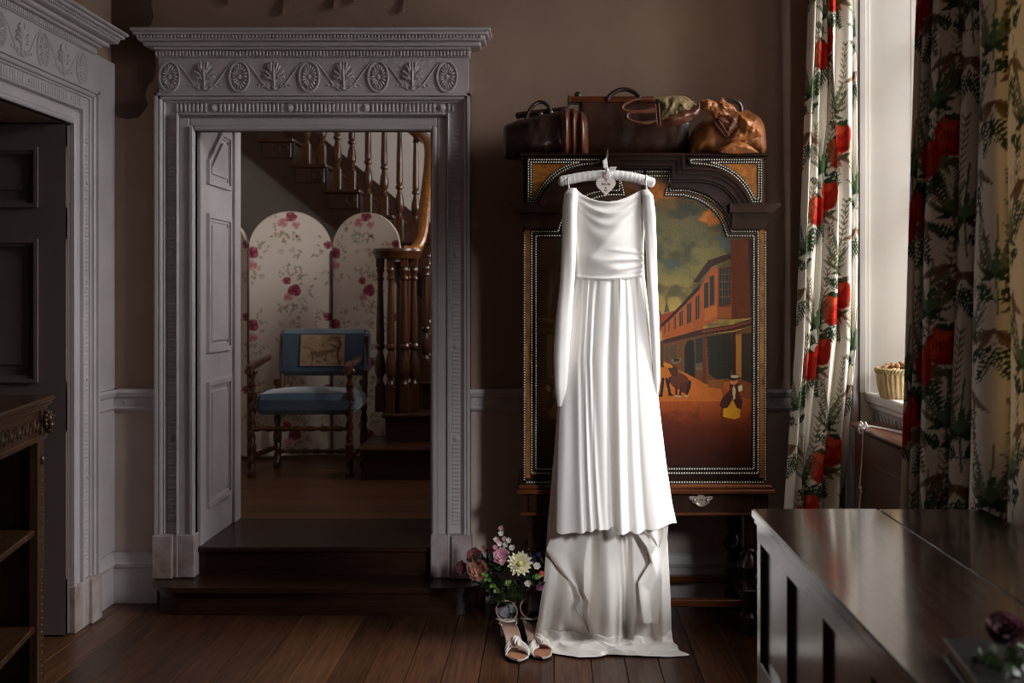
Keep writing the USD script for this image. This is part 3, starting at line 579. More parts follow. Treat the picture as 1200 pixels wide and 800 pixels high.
def soft_slab(x0, x1, y0, y1, z0, z1, puff, r=0.03, n=26, axis=2):
    """Upholstery: a rounded slab with a puffed face."""
    v, f = cham_box(x0, x1, y0, y1, z0, z1, r); t = trimesh.Trimesh(v, f); t = t.subdivide_to_size(max(x1 - x0, y1 - y0) / n, max_iter=12); t.merge_vertices()
    v = np.array(t.vertices); u = (v[:, 0] - x0) / (x1 - x0); w = (v[:, 1] - y0) / (y1 - y0); h = (v[:, 2] - z0) / (z1 - z0)
    if axis == 2: v[:, 2] += puff * np.clip(h, 0, 1) * (np.sin(np.pi * u) * np.sin(np.pi * np.clip(w, 0.0, 1))) ** 0.5
    else: v[:, 1] -= puff * np.clip(1 - w, 0, 1) * (np.sin(np.pi * np.clip(u, 0, 1)) * np.sin(np.pi * np.clip(h, 0, 1))) ** 0.5
    t.vertices = v; trimesh.smoothing.filter_taubin(t, iterations=8); m = MB(); m.add(t.vertices, t.faces); return m
part(ch, 'seat', soft_slab(cx0 + 0.045, cx1 + 0.01, cy0 - 0.02, cy1 + 0.02, 0.665, 0.79, 0.035), m_velvet, smooth=True)
bk = soft_slab(-1.865, -1.24, 0, 0.075, 0.885, 1.205, 0.03, axis=1)
lean = lambda v: np.stack([v[:, 0], v[:, 1] + cy1 - 0.03 + 0.15 * (v[:, 2] - 0.8), v[:, 2]], 1)
part(ch, 'backrest', bk.map(lean), m_velvet, smooth=True)
for xx in (-1.835, -1.27):
    m = MB(); m.tube([(xx, cy1, 0.78), (xx, cy1 + 0.03, 1.15)], 0.02, 8); part(ch, 'back_post', m, m_walnut)
U, V = np.meshgrid(np.linspace(-1.703, -1.403, 80), np.linspace(0.955, 1.165, 60), indexing='ij')
puff = 0.03 * (np.sin(np.pi * (U + 1.865) / 0.625) * np.sin(np.pi * (V - 0.885) / 0.32)) ** 0.5
P = np.stack([U, -puff - 0.008, V], -1); g = MB(); g.grid(P)
pr = Print(U + 0.035, V, (164, 138, 112)); rg = random.Random(8)
for q in range(60):
    xx, zz = rg.uniform(-1.66, -1.37), rg.uniform(0.96, 1.16); lo = zz < 1.02
    pr.ell(xx, zz, rg.uniform(.008, .03), rg.uniform(.004, .014), ((96, 78, 56) if lo else (176, 150, 122)) if q % 2 else (120, 96, 70), 0.55, rg.uniform(-.5, .5), .15, q)
pr.line([(-1.40, 0.965), (-1.415, 1.04), (-1.395, 1.10), (-1.42, 1.15)], 0.014, (92, 72, 52)); pr.line([(-1.41, 1.07), (-1.46, 1.10)], 0.01, (92, 72, 52)); pr.ell(-1.44, 1.14, .05, .018, (104, 92, 66), .7, 0.2, .2, 2); pr.ell(-1.53, 1.04, 0.07, 0.02, (104, 78, 56), 0.8, 0.1, 0.2, 3)
pr.line([(-1.49, 1.03), (-1.50, 0.99)], .008, (90, 70, 50)); pr.line([(-1.58, 1.03), (-1.585, 0.985)], .008, (90, 70, 50)); pr.ell(-1.455, 1.055, .02, .012, (110, 84, 60), .9)
for a, b in (((-1.666, .957), (-1.666, 1.163)), ((-1.37, .957), (-1.37, 1.163)), ((-1.668, .957), (-1.368, .957)), ((-1.668, 1.163), (-1.368, 1.163))): pr.line([a, b], .006, (170, 150, 120), .8)
part(ch, 'tapestry_patch', g.map(lean), m_tap, 'faded tan tapestry patch on the blue back', tint=pr.c)

# ------------------------------------------------------------------ painted cabinet on stand
m_cab = mat('dark_mahogany', (54, 31, 21), 0.27, 0.3, 4, (10, 10, 0.7), c2=(28, 16, 11), coat=0.35, coat_rough=0.15)
m_cabx = mat('mahogany_rail', (120, 66, 34), 0.25, 0.3, 4, (0.7, 10, 10), c2=(64, 34, 19), coat=0.4, coat_rough=0.12)
m_cabd = mat('mahogany_moulding', (44, 25, 17), 0.25, 0.3, 4, (0.7, 10, 10), c2=(28, 16, 11), coat=0.4, coat_rough=0.15)
m_burl = mat('burr_veneer', (178, 116, 50), 0.26, 0.3, 16, detail=8, c2=(104, 58, 24), dist=1.5, coat=0.4, coat_rough=0.12)
m_bead = mat('bone_bead', (216, 206, 190), 0.32, 0.1, 5)
m_beadbed = mat('bead_channel', (24, 16, 14), 0.5, 0.1)
m_paint = mat('old_oil_painting', (255, 255, 255), 0.30, 0.07, 40, tint=True, bump=0.08, bscale=160, coat=0.25, coat_rough=0.2)
m_brass = mat('tarnished_brass', (206, 196, 184), 0.38, 0.25, 30, metal=1.0)
YF = 4.33
def C(x, y): return ((x - 645) * YF / 1200, EYE - (y - 345) * YF / 1200)
CX = C(755, 0)[0]
cab = thing('painted_cabinet', 'tall dark cabinet with painted street scene and beaded borders, standing behind the white dress', 'cabinet', (CX, 4.55, 0))
bx0, bx1 = C(613, 0)[0], C(897, 0)[0]; zb, zt = C(0, 566)[1], C(0, 181)[1]
m = MB(); m.box(bx0, bx1, YF + 0.012, 4.78, zb, zt - 0.004); carc = part(cab, 'carcass', m, m_cab, smooth=False)
m = MB(); m.box(bx0 - 0.012, bx1 + 0.012, YF - 0.012, 4.78, zt - 0.008, zt + 0.004, 0.003); m.box(bx0 - 0.004, bx1 + 0.004, YF - 0.004, 4.78, zt - 0.02, zt - 0.008, 0.003); part(cab, 'top_edge', m, m_cabd)
def mirror(p): return [(2 * CX - x, z) for x, z in p]
def arc_px(x0, y0, x1, y1, bulge, n=14):     # bowed curve in picture units
    t = np.linspace(0, 1, n); dx, dy = x1 - x0, y1 - y0; L = math.hypot(dx, dy); nx, ny = dy / L, -dx / L
    return [(x0 + dx * a + nx * bulge * 4 * a * (1 - a), y0 + dy * a + ny * bulge * 4 * a * (1 - a)) for a in t]
inner = [(757, 199), (785, 199), (785, 221), (806, 221)] + arc_px(808, 222, 855, 262, 9) + [(857, 269), (886, 269)]      # top edge of the right picture
outer = [(757, 181), (801, 181), (801, 197), (812, 197)] + arc_px(815, 197, 880, 241, 13) + [(893, 241)]
inn = [C(*p) for p in inner]; out = [C(*p) for p in outer]
# arched cornice, in steps
full_in = [(x, z) for x, z in inn]; band_r = out + [C(893, 269)] + inn[::-1]
band = Polygon(mirror(out)[::-1] + out + [C(893, 269)] + inn[::-1] + mirror(inn) + mirror([C(893, 269)])).buffer(0)
m = MB(); m.plate(band, YF - 0.02, YF + 0.015)
lo = shapely.LineString(mirror(out)[::-1] + out)
for dd, yy in ((0.012, 0.052), (0.03, 0.044), (0.052, 0.038), (0.062, 0.030)): m.plate(band.intersection(lo.buffer(dd, join_style=2)), YF - yy, YF)
part(cab, 'arched_cornice', m, m_cabd)
for s in (1, -1):
    m = MB(); wx = lambda p: CX + s * (C(p, 0)[0] - CX); wp = lambda pts: Polygon([(wx(x), C(0, y)[1]) for x, y in pts])
    m.plate(wp([(856, 239.5), (911, 239.5), (912, 241), (911, 243.5), (906, 247), (901, 252), (898, 258), (897, 264), (893, 268), (856, 268)]), YF - 0.035, 4.70)
    m.plate(wp([(853, 239.5), (911.5, 239.5), (912, 241), (911, 243.5), (907, 246), (903, 250), (853, 250)]), YF - 0.055, YF)
    part(cab, 'cornice_wing', m, m_cabd)
beads = []                                       # (polyline in picture units, spacing)
def run(pts, sp=2.9): beads.append((pts, sp))
def mir(pts): return [(1511 - x, y) for x, y in pts]
for s in (0, 1):
    q = (lambda p: p) if s == 0 else mir
    sp_ = q([(806, 185), (894, 185), (894, 238.5), (880, 238.5)] + arc_px(880, 238, 816, 194, -13) + [(808, 193)])
    poly = Polygon([C(*p) for p in sp_]).buffer(0)
    m = MB(); m.plate(poly, YF - 0.004, YF + 0.012); part(cab, 'spandrel', m, m_burl)
    for off in (0.008, 0.019):
        e = np.array(poly.buffer(-off, join_style=2).exterior.coords); run([(645 + x * 1200 / YF, 345 - (z - EYE) * 1200 / YF) for x, z in e])
    # door: frame strip, picture, bead runs
    m = MB(); xa, xb = sorted(C(p[0], 0)[0] for p in q([(757, 0), (893.5, 0)])); m.box(xa, xb, YF, YF + 0.02, C(0, 566)[1], C(0, 199)[1]); dr = part(cab, 'door', m, m_cab, smooth=False)
    xa, xb = sorted(C(p[0], 0)[0] for p in q([(889.5, 0), (895.5, 0)])); m = MB(); m.box(xa, xb, YF - 0.006, YF, C(0, 560)[1], C(0, 269)[1], 0.002); part(dr, 'veneer_strip', m, m_burl)
    for o in (0.0, 5.0):
        pp = [(759 + 0.0, 201 + o)] + [(x - (o if i > 1 else 0), y + o) for i, (x, y) in enumerate(inner)][1:-1] + [(889.5 - o - 1.5, 269 + o), (889.5 - o - 1.5, 551 - o * 0.0 - (0 if o else 0) + (0 if o == 0 else -0.0))]
        pp[0] = (757, 199 + o); pp = [(x, y + 2.2) for x, y in pp]
        run(q(pp[:-1] + [(889.5 - o - 1.5, 554 - o)])); run(q([(759, 554 - o), (888 - o, 554 - o)]))
    run(q([(759, 564.5), (895, 564.5)])); run(q([(896.4, 271), (896.4, 563)]))
m = MB(); nb = 0; octv = np.array([[1, 0, 0], [-1, 0, 0], [0, 1, 0], [0, -1, 0], [0, 0, 1], [0, 0, -1.]]); octf = np.array([[0, 2, 4], [2, 1, 4], [1, 3, 4], [3, 0, 4], [2, 0, 5], [1, 2, 5], [3, 1, 5], [0, 3, 5]])
bed = MB(); tv, tf = trimesh.Trimesh(octv, octf).subdivide().vertices, trimesh.Trimesh(octv, octf).subdivide().faces
tv = np.array(tv); tv /= np.linalg.norm(tv, axis=1, keepdims=True)
for pts, sp in beads:
    L = shapely.LineString(pts); n = int(L.length / sp)
    for k in range(n):
        p = L.interpolate((k + 0.5) * L.length / n); xx, zz = C(p.x, p.y)
        m.add(tv * [0.0037, 0.0032, 0.0037] + [xx, YF - 0.0068, zz], tf); nb += 1
    bed.plate(shapely.LineString([C(*p) for p in pts]).buffer(0.0068, cap_style=2, join_style=2), YF - 0.0055, YF + 0.002)
part(cab, 'bead_channel', bed, m_beadbed, smooth=False); part(cab, 'bead_border', m, m_bead, 'rows of small pale beads edging the picture', smooth=True, kind='stuff')
m = MB(); m.box(C(624, 0)[0], C(887, 0)[0], YF - 0.004, YF + 0.01, C(0, 562.5)[1], C(0, 556.5)[1], 0.002); part(cab, 'bottom_moulding', m, m_cabd)
m = MB(); m.box(C(753, 0)[0], C(758, 0)[0], YF - 0.012, YF + 0.01, C(0, 562)[1], C(0, 205)[1], 0.004); part(cab, 'meeting_stile', m, m_cab)

def street_picture(q, nx, nz, flip):
    ux = np.linspace(757, 886, nx); uy = np.linspace(198, 552, nz); U, V = np.meshgrid(ux, uy, indexing='ij')
    pr = Print(U, V, (120, 100, 60)); c = pr.c
    ks = np.array([198, 222, 245, 280, 320, 365, 400, 440, 452, 475, 500, 530, 552]); cols = lin(np.array([(96, 58, 18), (150, 92, 24), (104, 90, 52), (112, 106, 66), (126, 118, 68), (172, 148, 82), (176, 146, 84), (130, 84, 36), (176, 100, 38), (158, 82, 30), (104, 46, 18), (70, 30, 14), (56, 25, 13)]))
    for i in range(3): c[:, i] = np.interp(pr.b, ks, cols[:, i])
    P3 = np.stack([pr.a / 26, pr.b / 20, np.zeros_like(pr.a)], -1); n1 = meshkit.fbm(P3, 5, 3); n2 = meshkit.fbm(P3 * 2.3 + 7, 4, 9)
    sky = pr.b < 385
    k = np.clip((n1 - 0.47) * 6, 0, 1) * sky * 0.7; c[:] = c * (1 - k[:, None]) + lin((64, 60, 40)) * k[:, None]
    k = np.clip((n2 - 0.52) * 6, 0, 1) * (pr.b < 300) * 0.3; c[:] = c * (1 - k[:, None]) + lin((80, 84, 66)) * k[:, None]
    def cloud(x, y, rx, ry, col, kk, wob=.25):
        d = ((pr.a - x) / rx) ** 2 + ((pr.b - y) / ry) ** 2; w = np.clip(1.2 - d + (n2 - 0.5) * 3.2 * wob / .25, 0, 1) * kk; c[:] = c * (1 - w[:, None]) + lin(col) * w[:, None]
    cloud(778, 226, 26, 10, (190, 116, 26), .8); cloud(838, 252, 17, 12, (206, 124, 26), .9); cloud(812, 242, 22, 9, (62, 66, 46), .9); cloud(795, 248, 14, 8, (66, 66, 46), .8); cloud(783, 312, 14, 9, (66, 84, 84), .7); cloud(855, 285, 12, 12, (72, 92, 92), .7); cloud(826, 300, 18, 14, (132, 122, 74), .6); cloud(772, 270, 14, 16, (98, 98, 62), .6)
    road = pr.b > 452; k = (np.clip((n2 - 0.45) * 5, 0, 1) * 0.5 * road)[:, None]; c[:] = c * (1 - k) + lin((78, 34, 14)) * k
    o = lambda pts: [(755 + x / 4, 270 + y / 4) for x, y in pts]; p = lambda pts, col, kk=1.0: pr.poly(o(pts), col, kk)
    BR, DK, OR, RD, GL = (96, 52, 24), (44, 25, 15), (164, 92, 38), (92, 46, 24), (52, 56, 52)
    p([(92, 385), (100, 340), (104, 300), (108, 340), (118, 380)], (92, 88, 62)); p([(50, 455), (50, 410), (75, 395), (150, 372), (120, 420), (70, 475)], (150, 66, 30)); p([(50, 400), (60, 365), (76, 378), (80, 400)], (84, 78, 48))
    p([(85, 520), (80, 450), (260, 262), (275, 262), (275, 470)], OR); p([(80, 455), (78, 440), (145, 375), (262, 248), (275, 262), (262, 272), (150, 390)], DK)
    p([(228, 240), (300, 140), (405, 105), (412, 130), (318, 168), (252, 246)], (66, 34, 18)); p([(262, 262), (318, 170), (345, 175), (345, 420), (272, 450)], OR); p([(343, 172), (412, 160), (412, 418), (345, 415)], (128, 74, 34))
    p([(404, 44), (486, 38), (500, 410), (410, 416)], (104, 52, 28)); p([(486, 40), (560, 40), (560, 405), (498, 410)], (58, 36, 22))
    for a in ((350, 172, 404, 352), (280, 245, 300, 362), (306, 212, 328, 350)): p([(a[0], a[1] + 4), (a[2], a[1] - 4), (a[2], a[3] - 4), (a[0], a[3] + 4)], GL)
    for xx in (364, 378, 391): p([(xx, 172), (xx + 2, 172), (xx + 2, 350), (xx, 352)], (118, 92, 58))
    for zz in (205, 240, 275, 310): p([(350, zz), (404, zz - 3), (404, zz), (350, zz + 3)], (118, 92, 58))
    p([(282, 368), (340, 352), (340, 402), (282, 428)], (176, 108, 46)); p([(350, 362), (408, 358), (408, 408), (350, 410)], (150, 88, 40))
    for x0_, y0_, x1_, y1_ in ((240, 305, 258, 415), (201, 340, 220, 432), (165, 378, 180, 447), (138, 405, 148, 462), (112, 425, 119, 476), (92, 442, 98, 484)):
        p([(x0_, y0_ + 6), (x1_, y0_ - 6), (x1_, y1_ - 5), (x0_, y1_ + 5)], (50, 50, 44)); p([((x0_ + x1_) / 2 - 1, y0_), ((x0_ + x1_) / 2 + 1, y0_), ((x0_ + x1_) / 2 + 1, y1_), ((x0_ + x1_) / 2 - 1, y1_)], OR)
    p([(84, 514), (270, 462), (415, 440), (560, 395), (560, 432), (412, 470), (270, 490), (88, 534)], (70, 36, 18)); p([(270, 468), (415, 446), (520, 414), (520, 424), (414, 458), (270, 480)], (120, 64, 28))
    p([(86, 532), (275, 488), (420, 474), (560, 430), (560, 740), (440, 700), (290, 720), (86, 610)], (112, 74, 36)); p([(70, 520), (90, 514), (92, 640), (66, 650)], (96, 62, 34))
    for a in ((98, 545, 112, 610), (122, 538, 150, 600)): p([(a[0], a[1]), (a[2], a[1] - 4), (a[2], a[3]), (a[0], a[3])], (88, 74, 50))
    p([(188, 548), (200, 520), (215, 512), (234, 516), (238, 690), (188, 664)], (40, 34, 28)); p([(240, 508), (274, 500), (274, 640), (240, 640)], (52, 58, 50)); p([(240, 624), (272, 616), (272, 655), (240, 650)], (124, 110, 88), .6)
    p([(276, 490), (288, 488), (288, 715), (274, 710)], (112, 48, 26)); p([(292, 496), (408, 478), (414, 640), (398, 690), (340, 700), (302, 670)], (46, 46, 34))
    for xx in (318, 345, 372, 396): p([(xx, 492), (xx + 2, 492), (xx + 2, 688), (xx, 690)], (24, 22, 18))
    for zz in (540, 585, 630): p([(292, zz), (412, zz - 8), (412, zz - 6), (292, zz + 2)], (24, 22, 18))
    p([(412, 476), (428, 472), (430, 700), (412, 690)], (60, 34, 20)); p([(428, 490), (456, 484), (456, 690), (430, 670)], (168, 118, 58)); p([(456, 486), (512, 478), (560, 470), (560, 740), (512, 725), (456, 705)], (52, 42, 30))
    p([(60, 650), (186, 664), (290, 720), (360, 740), (370, 800), (60, 800)], (182, 108, 42)); p([(300, 700), (372, 696), (372, 745), (300, 735)], (134, 86, 42)); p([(430, 690), (560, 735), (560, 800), (440, 780)], (130, 76, 34))
    # horse, groom and a lady with a fan
    e = lambda x, y, rx, ry, col, rot=0, kk=1: pr.ell(755 + x / 4, 270 + y / 4, rx / 4, ry / 4, col, kk, rot, 0.05, 1)
    e(165, 705, 50, 38, (104, 56, 28), .5); e(135, 655, 20, 32, (86, 50, 28), -.5); e(150, 610, 26, 14, (120, 104, 80), -.3); e(150, 606, 14, 8, (60, 44, 32)); e(190, 735, 26, 26, (92, 48, 24)); e(210, 725, 8, 26, (44, 26, 16), .2)
    for a in ((150, 735, 150, 775), (172, 740, 166, 778), (196, 750, 200, 772), (208, 745, 196, 775), (120, 690, 108, 740)): pr.line(o([a[:2], a[2:]]), 2.6, (62, 36, 22)); e(a[2], a[3], 9, 5, (170, 150, 120))
    e(95, 665, 20, 34, (178, 112, 38)); e(88, 628, 10, 12, (70, 46, 30)); e(110, 632, 24, 9, (190, 128, 50), .3); pr.line(o([(88, 695), (80, 770)]), 3.2, (34, 34, 36)); pr.line(o([(104, 695), (120, 765)]), 3.2, (34, 34, 36)); e(76, 774, 12, 5, (24, 18, 16)); e(124, 770, 12, 5, (24, 18, 16))
    p([(368, 872), (372, 820), (395, 775), (425, 775), (452, 830), (448, 876), (420, 884)], (196, 146, 44)); p([(352, 818), (362, 790), (392, 752), (440, 760), (462, 800), (452, 838), (432, 830), (415, 790), (390, 830), (366, 834)], (78, 36, 32)); p([(398, 765), (400, 720), (440, 716), (446, 765), (425, 790)], (92, 40, 34)); p([(438, 730), (458, 722), (460, 748), (442, 756)], (206, 186, 152)); p([(412, 740), (420, 725), (428, 745), (424, 790), (416, 790)], (196, 176, 140)); e(420, 706, 17, 17, (186, 132, 88)); e(418, 690, 24, 13, (44, 30, 24)); e(424, 684, 20, 7, (190, 178, 150))
    brush = meshkit.fbm(np.stack([pr.a * 1.3, pr.b / 9, 0 * pr.a], -1), 3, 8); c[:] = (c * 1.12) ** 1.22 * (0.62 + 0.24 * n2 + 0.22 * brush)[:, None]
    if flip:                                        # the other door's picture is older and browner
        c[:] = c * 0.18 + lin((60, 46, 28)) * 0.5
    X = (U - 645) * YF / 1200; X = 2 * CX - X if flip else X; Z = EYE - (V - 345) * YF / 1200
    g = MB(); g.grid(np.stack([X, np.full_like(X, YF - 0.003), Z], -1), flip=not flip); return g, c
for s in (0, 1):
    g, c = street_picture(None, 260 if s == 0 else 120, 700 if s == 0 else 330, bool(s))
    part(cab, 'painting', g, m_paint, 'oil painting of an old street with timbered houses' if s == 0 else 'dim brown oil painting', tint=c)
# stand
zs0, zs1 = C(0, 603)[1], C(0, 566)[1]
m = MB(); m.box(C(608, 0)[0], C(904, 0)[0], YF - 0.035, 4.78, C(0, 572)[1], C(0, 566.5)[1], 0.006); m.box(C(605, 0)[0], C(907, 0)[0], YF - 0.045, 4.78, C(0, 577)[1], C(0, 571.5)[1], 0.005); part(cab, 'stand_top', m, m_cabx)
m = MB(); m.box(C(612, 0)[0], C(899, 0)[0], YF - 0.02, 4.77, zs0, C(0, 577)[1]); part(cab, 'stand_frieze', m, m_cab, smooth=False)
for a, b in ((620, 752), (756, 881)):
    m = MB(); m.box(C(a, 0)[0], C(b, 0)[0], YF - 0.032, YF - 0.01, C(0, 598)[1], C(0, 578.5)[1], 0.003); dw = part(cab, 'drawer', m, m_cab)
    hx, hz = C(820 if a > 700 else 690, 584); m = MB()
    pl = Polygon([(hx + q * w, hz + h) for q in (1,) for w, h in ((0, .024), (.012, .02), (.02, .014), (.034, .018), (.05, .016), (.048, .004), (.038, .0), (.034, -.012), (.02, -.016), (.012, -.026))] + [(hx - w, hz + h) for w, h in ((.012, -.026), (.02, -.016), (.034, -.012), (.038, .0), (.048, .004), (.05, .016), (.034, .018), (.02, .014), (.012, .02))])
    for hh in ((0.026, 0.004, .006), (-0.026, 0.004, .006), (0, .006, .005)): pl = pl.difference(shapely.Point(hx + hh[0], hz + hh[1]).buffer(hh[2]))
    m.plate(pl, YF - 0.036, YF - 0.031)
    t = np.linspace(0, math.pi, 14); m.tube(np.stack([hx + 0.027 * np.cos(t), np.full(14, YF - 0.046), hz + 0.002 - 0.024 * np.sin(t)], 1), 0.0036, 6); m.ball((hx - .027, YF - 0.04, hz + .002), 0.006); m.ball((hx + .027, YF - 0.04, hz + .002), 0.006)
    for q in range(5): m.ball((hx + (q - 2) * 0.012, YF - 0.037, hz + 0.008 - 0.004 * abs(q - 2)), 0.004)
    part(dw, 'handle', m, m_brass, 'pierced silvery brass drop handle')
m = MB(); m.box(C(610, 0)[0], C(902, 0)[0], YF - 0.03, YF + 0.02, C(0, 602.5)[1], C(0, 599)[1], 0.003); part(cab, 'stand_bead', m, m_cabx)
def cab_leg(x, y):
    m = MB(); z1 = zs0; m.box(x - .035, x + .035, y - .035, y + .035, z1 - .14, z1, .004)
    m.lathe([(r, z1 - .14 - t * (z1 - .14 - .19)) for r, t in ((.03, 0), (.04, .06), (.024, .12), (.03, .2), (.05, .33), (.055, .45), (.045, .56), (.026, .66), (.022, .74), (.036, .8), (.036, .88), (.024, .93), (.03, 1))], (x, y, 0), 18)
    m.box(x - .035, x + .035, y - .035, y + .035, .10, .19, .004); m.lathe([(.02, .10), (.044, .075), (.046, .04), (.03, 0)], (x, y, 0), 16); part(cab, 'leg', m, m_cab)
for xx in (C(628, 0)[0], C(880, 0)[0]): cab_leg(xx, YF + 0.03); cab_leg(xx, 4.72)
m = MB(); m.box(C(628, 0)[0], C(880, 0)[0], YF + 0.01, YF + 0.05, .115, .145, .004); m.box(C(628, 0)[0], C(880, 0)[0], 4.70, 4.74, .115, .145, .004); part(cab, 'stretcher', m, m_cabx)
for xx in (C(628, 0)[0], C(880, 0)[0]):
    m = MB(); m.box(xx - .02, xx + .02, YF + 0.03, 4.72, .118, .142, .004); part(cab, 'stretcher', m, m_cabx)

# ------------------------------------------------------------------ leather bags on the cabinet
m_lea_d = mat('dark_brown_leather', (58, 34, 25), 0.36, 0.25, 7, bump=0.15, bscale=110, c2=(34, 20, 16), coat=0.25, coat_rough=0.3)
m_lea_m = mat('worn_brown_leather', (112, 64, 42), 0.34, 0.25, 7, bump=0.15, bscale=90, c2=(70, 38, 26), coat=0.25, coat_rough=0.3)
m_lea_b = mat('chestnut_leather', (76, 44, 32), 0.38, 0.25, 5, bump=0.12, bscale=90, c2=(50, 28, 21), coat=0.2, coat_rough=0.3)
m_lea_t = mat('tan_leather', (186, 120, 70), 0.36, 0.22, 6, bump=0.16, bscale=70, c2=(134, 80, 44), coat=0.2, coat_rough=0.3)
m_cloth = mat('olive_canvas', (128, 108, 74), 0.8, 0.12, 12, bump=0.2, bscale=200)
ZT = zt + 0.004
def bag_body(path, secs, n=40, m_=60, crease=0.0, seed=0, lobes=None):
    """Loft along x: secs = (x, z0, z1, y0, y1, roundness) keyed; cross-sections are superellipses."""
    S = np.array(secs, float); t = np.linspace(0, 1, m_); k = np.linspace(0, 1, len(S)); from scipy.interpolate import PchipInterpolator as PI
    Q = PI(k, S)(t); th = np.linspace(0, 2 * math.pi, n, endpoint=False); cs, sn = np.cos(th), np.sin(th)
    V = []
    for q in Q:
        e = 2.0 / q[5]; yy = (q[3] + q[4]) / 2 - (q[4] - q[3]) / 2 * np.sign(cs) * np.abs(cs) ** e; zz = (q[1] + q[2]) / 2 + (q[2] - q[1]) / 2 * np.sign(sn) * np.abs(sn) ** e
        V.append(np.stack([np.full(n, q[0]), yy, zz], 1))
    V = np.array(V)
    if crease:
        P = V.reshape(-1, 3); d = (meshkit.fbm(P * [22, 18, 9] + seed, 3, seed) - 0.5); r = 1 - np.abs(2 * meshkit.fbm(P * [13, 11, 8] + seed * 3 + 5, 2, seed + 4) - 1)
        ctr = V.mean(1, keepdims=True); nr = (V - ctr); nr /= np.maximum(np.linalg.norm(nr, axis=2, keepdims=True), 1e-6)
        V = V + nr * (d * crease + (r - 0.6) * crease * 1.2).reshape(V.shape[:2])[..., None]; V[..., 2] = np.maximum(V[..., 2], ZT + 0.001)
    mb = MB(); a, b = V.shape[:2]; mb.grid(V, closed=True)
    for row, fl in ((0, False), (a - 1, True)):
        c0 = len(mb.v[0]) if False else None
        ring = V[row]; ctr = ring.mean(0); vv = np.vstack([ring, ctr[None]]); kk = np.arange(b); ff = np.stack([np.full(b, b), kk, (kk + 1) % b], 1); mb.add(vv, ff if fl else ff[:, ::-1])
    t_ = trimesh.Trimesh(*mb.get()); trimesh.repair.fix_normals(t_); o = MB(); o.add(t_.vertices, t_.faces); return o
D1 = 4.47
def B(x, y, d=D1): return at(x, y, d)
def arch(p0, p1, h, d, r, n=18, lean=0.0, w=None):
    a, b = at(*p0, d), at(*p1, d); t = np.linspace(0, 1, n); P = a[None] * (1 - t[:, None]) + b[None] * t[:, None]; P[:, 2] += h * (np.sin(np.pi * t) ** 0.62); P[:, 1] += lean * np.sin(np.pi * t); return P
bg1 = thing('small_leather_bag', 'small dark leather doctor bag with a lit creased end, leftmost on top of the cabinet', 'bag', (B(640, 0)[0], D1, ZT), 'old leather bags on the cabinet')
X = lambda px, d=D1: (px - 645) * d / 1200
Zp = lambda py, d=D1: EYE - (py - 345) * d / 1200
bd = bag_body(None, [(X(590), ZT + .02, Zp(150), 4.44, 4.56, 2.6), (X(594), ZT, Zp(146), 4.41, 4.60, 2.8), (X(612), ZT, Zp(141), 4.38, 4.62, 2.6), (X(635), ZT, Zp(135), 4.37, 4.63, 2.5), (X(655), ZT, Zp(131), 4.37, 4.63, 2.5), (X(668), ZT, Zp(129), 4.38, 4.62, 2.6)], crease=0.012, seed=2)
part(bg1, 'bag_body', bd, m_lea_d, smooth=True)
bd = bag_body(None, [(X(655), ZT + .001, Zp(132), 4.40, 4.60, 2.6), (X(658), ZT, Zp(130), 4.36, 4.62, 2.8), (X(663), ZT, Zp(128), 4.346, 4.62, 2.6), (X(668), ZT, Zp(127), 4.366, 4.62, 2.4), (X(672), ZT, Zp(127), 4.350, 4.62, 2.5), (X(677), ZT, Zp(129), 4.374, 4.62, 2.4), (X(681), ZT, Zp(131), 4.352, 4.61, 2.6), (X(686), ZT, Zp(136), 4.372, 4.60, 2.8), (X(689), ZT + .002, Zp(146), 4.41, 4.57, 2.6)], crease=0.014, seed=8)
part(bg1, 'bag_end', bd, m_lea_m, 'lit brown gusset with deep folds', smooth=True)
m = MB(); m.box(X(604), X(667), 4.46, 4.53, Zp(137), Zp(132), .006); part(bg1, 'bag_frame', m.map(lambda v: v + np.stack([0 * v[:, 0], 0 * v[:, 0], (v[:, 0] - X(604)) * 0.12], 1)), m_lea_d)
m = MB(); m.tube(arch((616, 141), (646, 132), 0.062, 4.46, .008), 0.0085, 8, up=(0, 1, 0)); part(bg1, 'handle', m, m_lea_d)
for p in ((617, 141), (646, 132), (634, 134)):
    m = MB(); m.ball(B(*p, 4.455), 0.010, 1); part(bg1, 'stud', m, m_brass)
bg2 = thing('large_leather_bag', 'large dark brown Gladstone bag with wooden frame bar, in the middle on the cabinet', 'bag', (X(740), 4.60, ZT), 'old leather bags on the cabinet')
D2 = 4.56
X2 = lambda px: (px - 645) * D2 / 1200
Z2 = lambda py: EYE - (py - 345) * D2 / 1200
bd = bag_body(None, [(X2(678), ZT + .01, Z2(124), 4.50, 4.66, 3), (X2(682), ZT, Z2(120), 4.46, 4.70, 3.4), (X2(720), ZT, Z2(121), 4.45, 4.70, 3), (X2(770), ZT, Z2(122), 4.45, 4.70, 3), (X2(796), ZT, Z2(124), 4.46, 4.70, 3), (X2(804), ZT, Z2(128), 4.47, 4.68, 2.5)], crease=0.008, seed=5)
part(bg2, 'bag_body', bd, m_lea_b, smooth=True)
m = MB(); m.box(X2(665), X2(790), 4.50, 4.56, Z2(123), Z2(115.5), .004); m.box(X2(665), X2(668), 4.49, 4.57, Z2(124), Z2(115), .003); part(bg2, 'frame_bar', m, m_cabx)
m = MB(); m.ball(at(677, 112, 4.53), 0.016, 1, (1, .6, 1.2)); m.tube([at(676, 116, 4.53), at(678, 111, 4.53)], .008, 6); part(bg2, 'clasp', m, m_lea_d)
m = MB(); m.tube(arch((712, 117), (752, 118), 0.048, 4.50, .01), 0.010, 8, up=(0, 1, 0)); part(bg2, 'handle', m, m_lea_d)
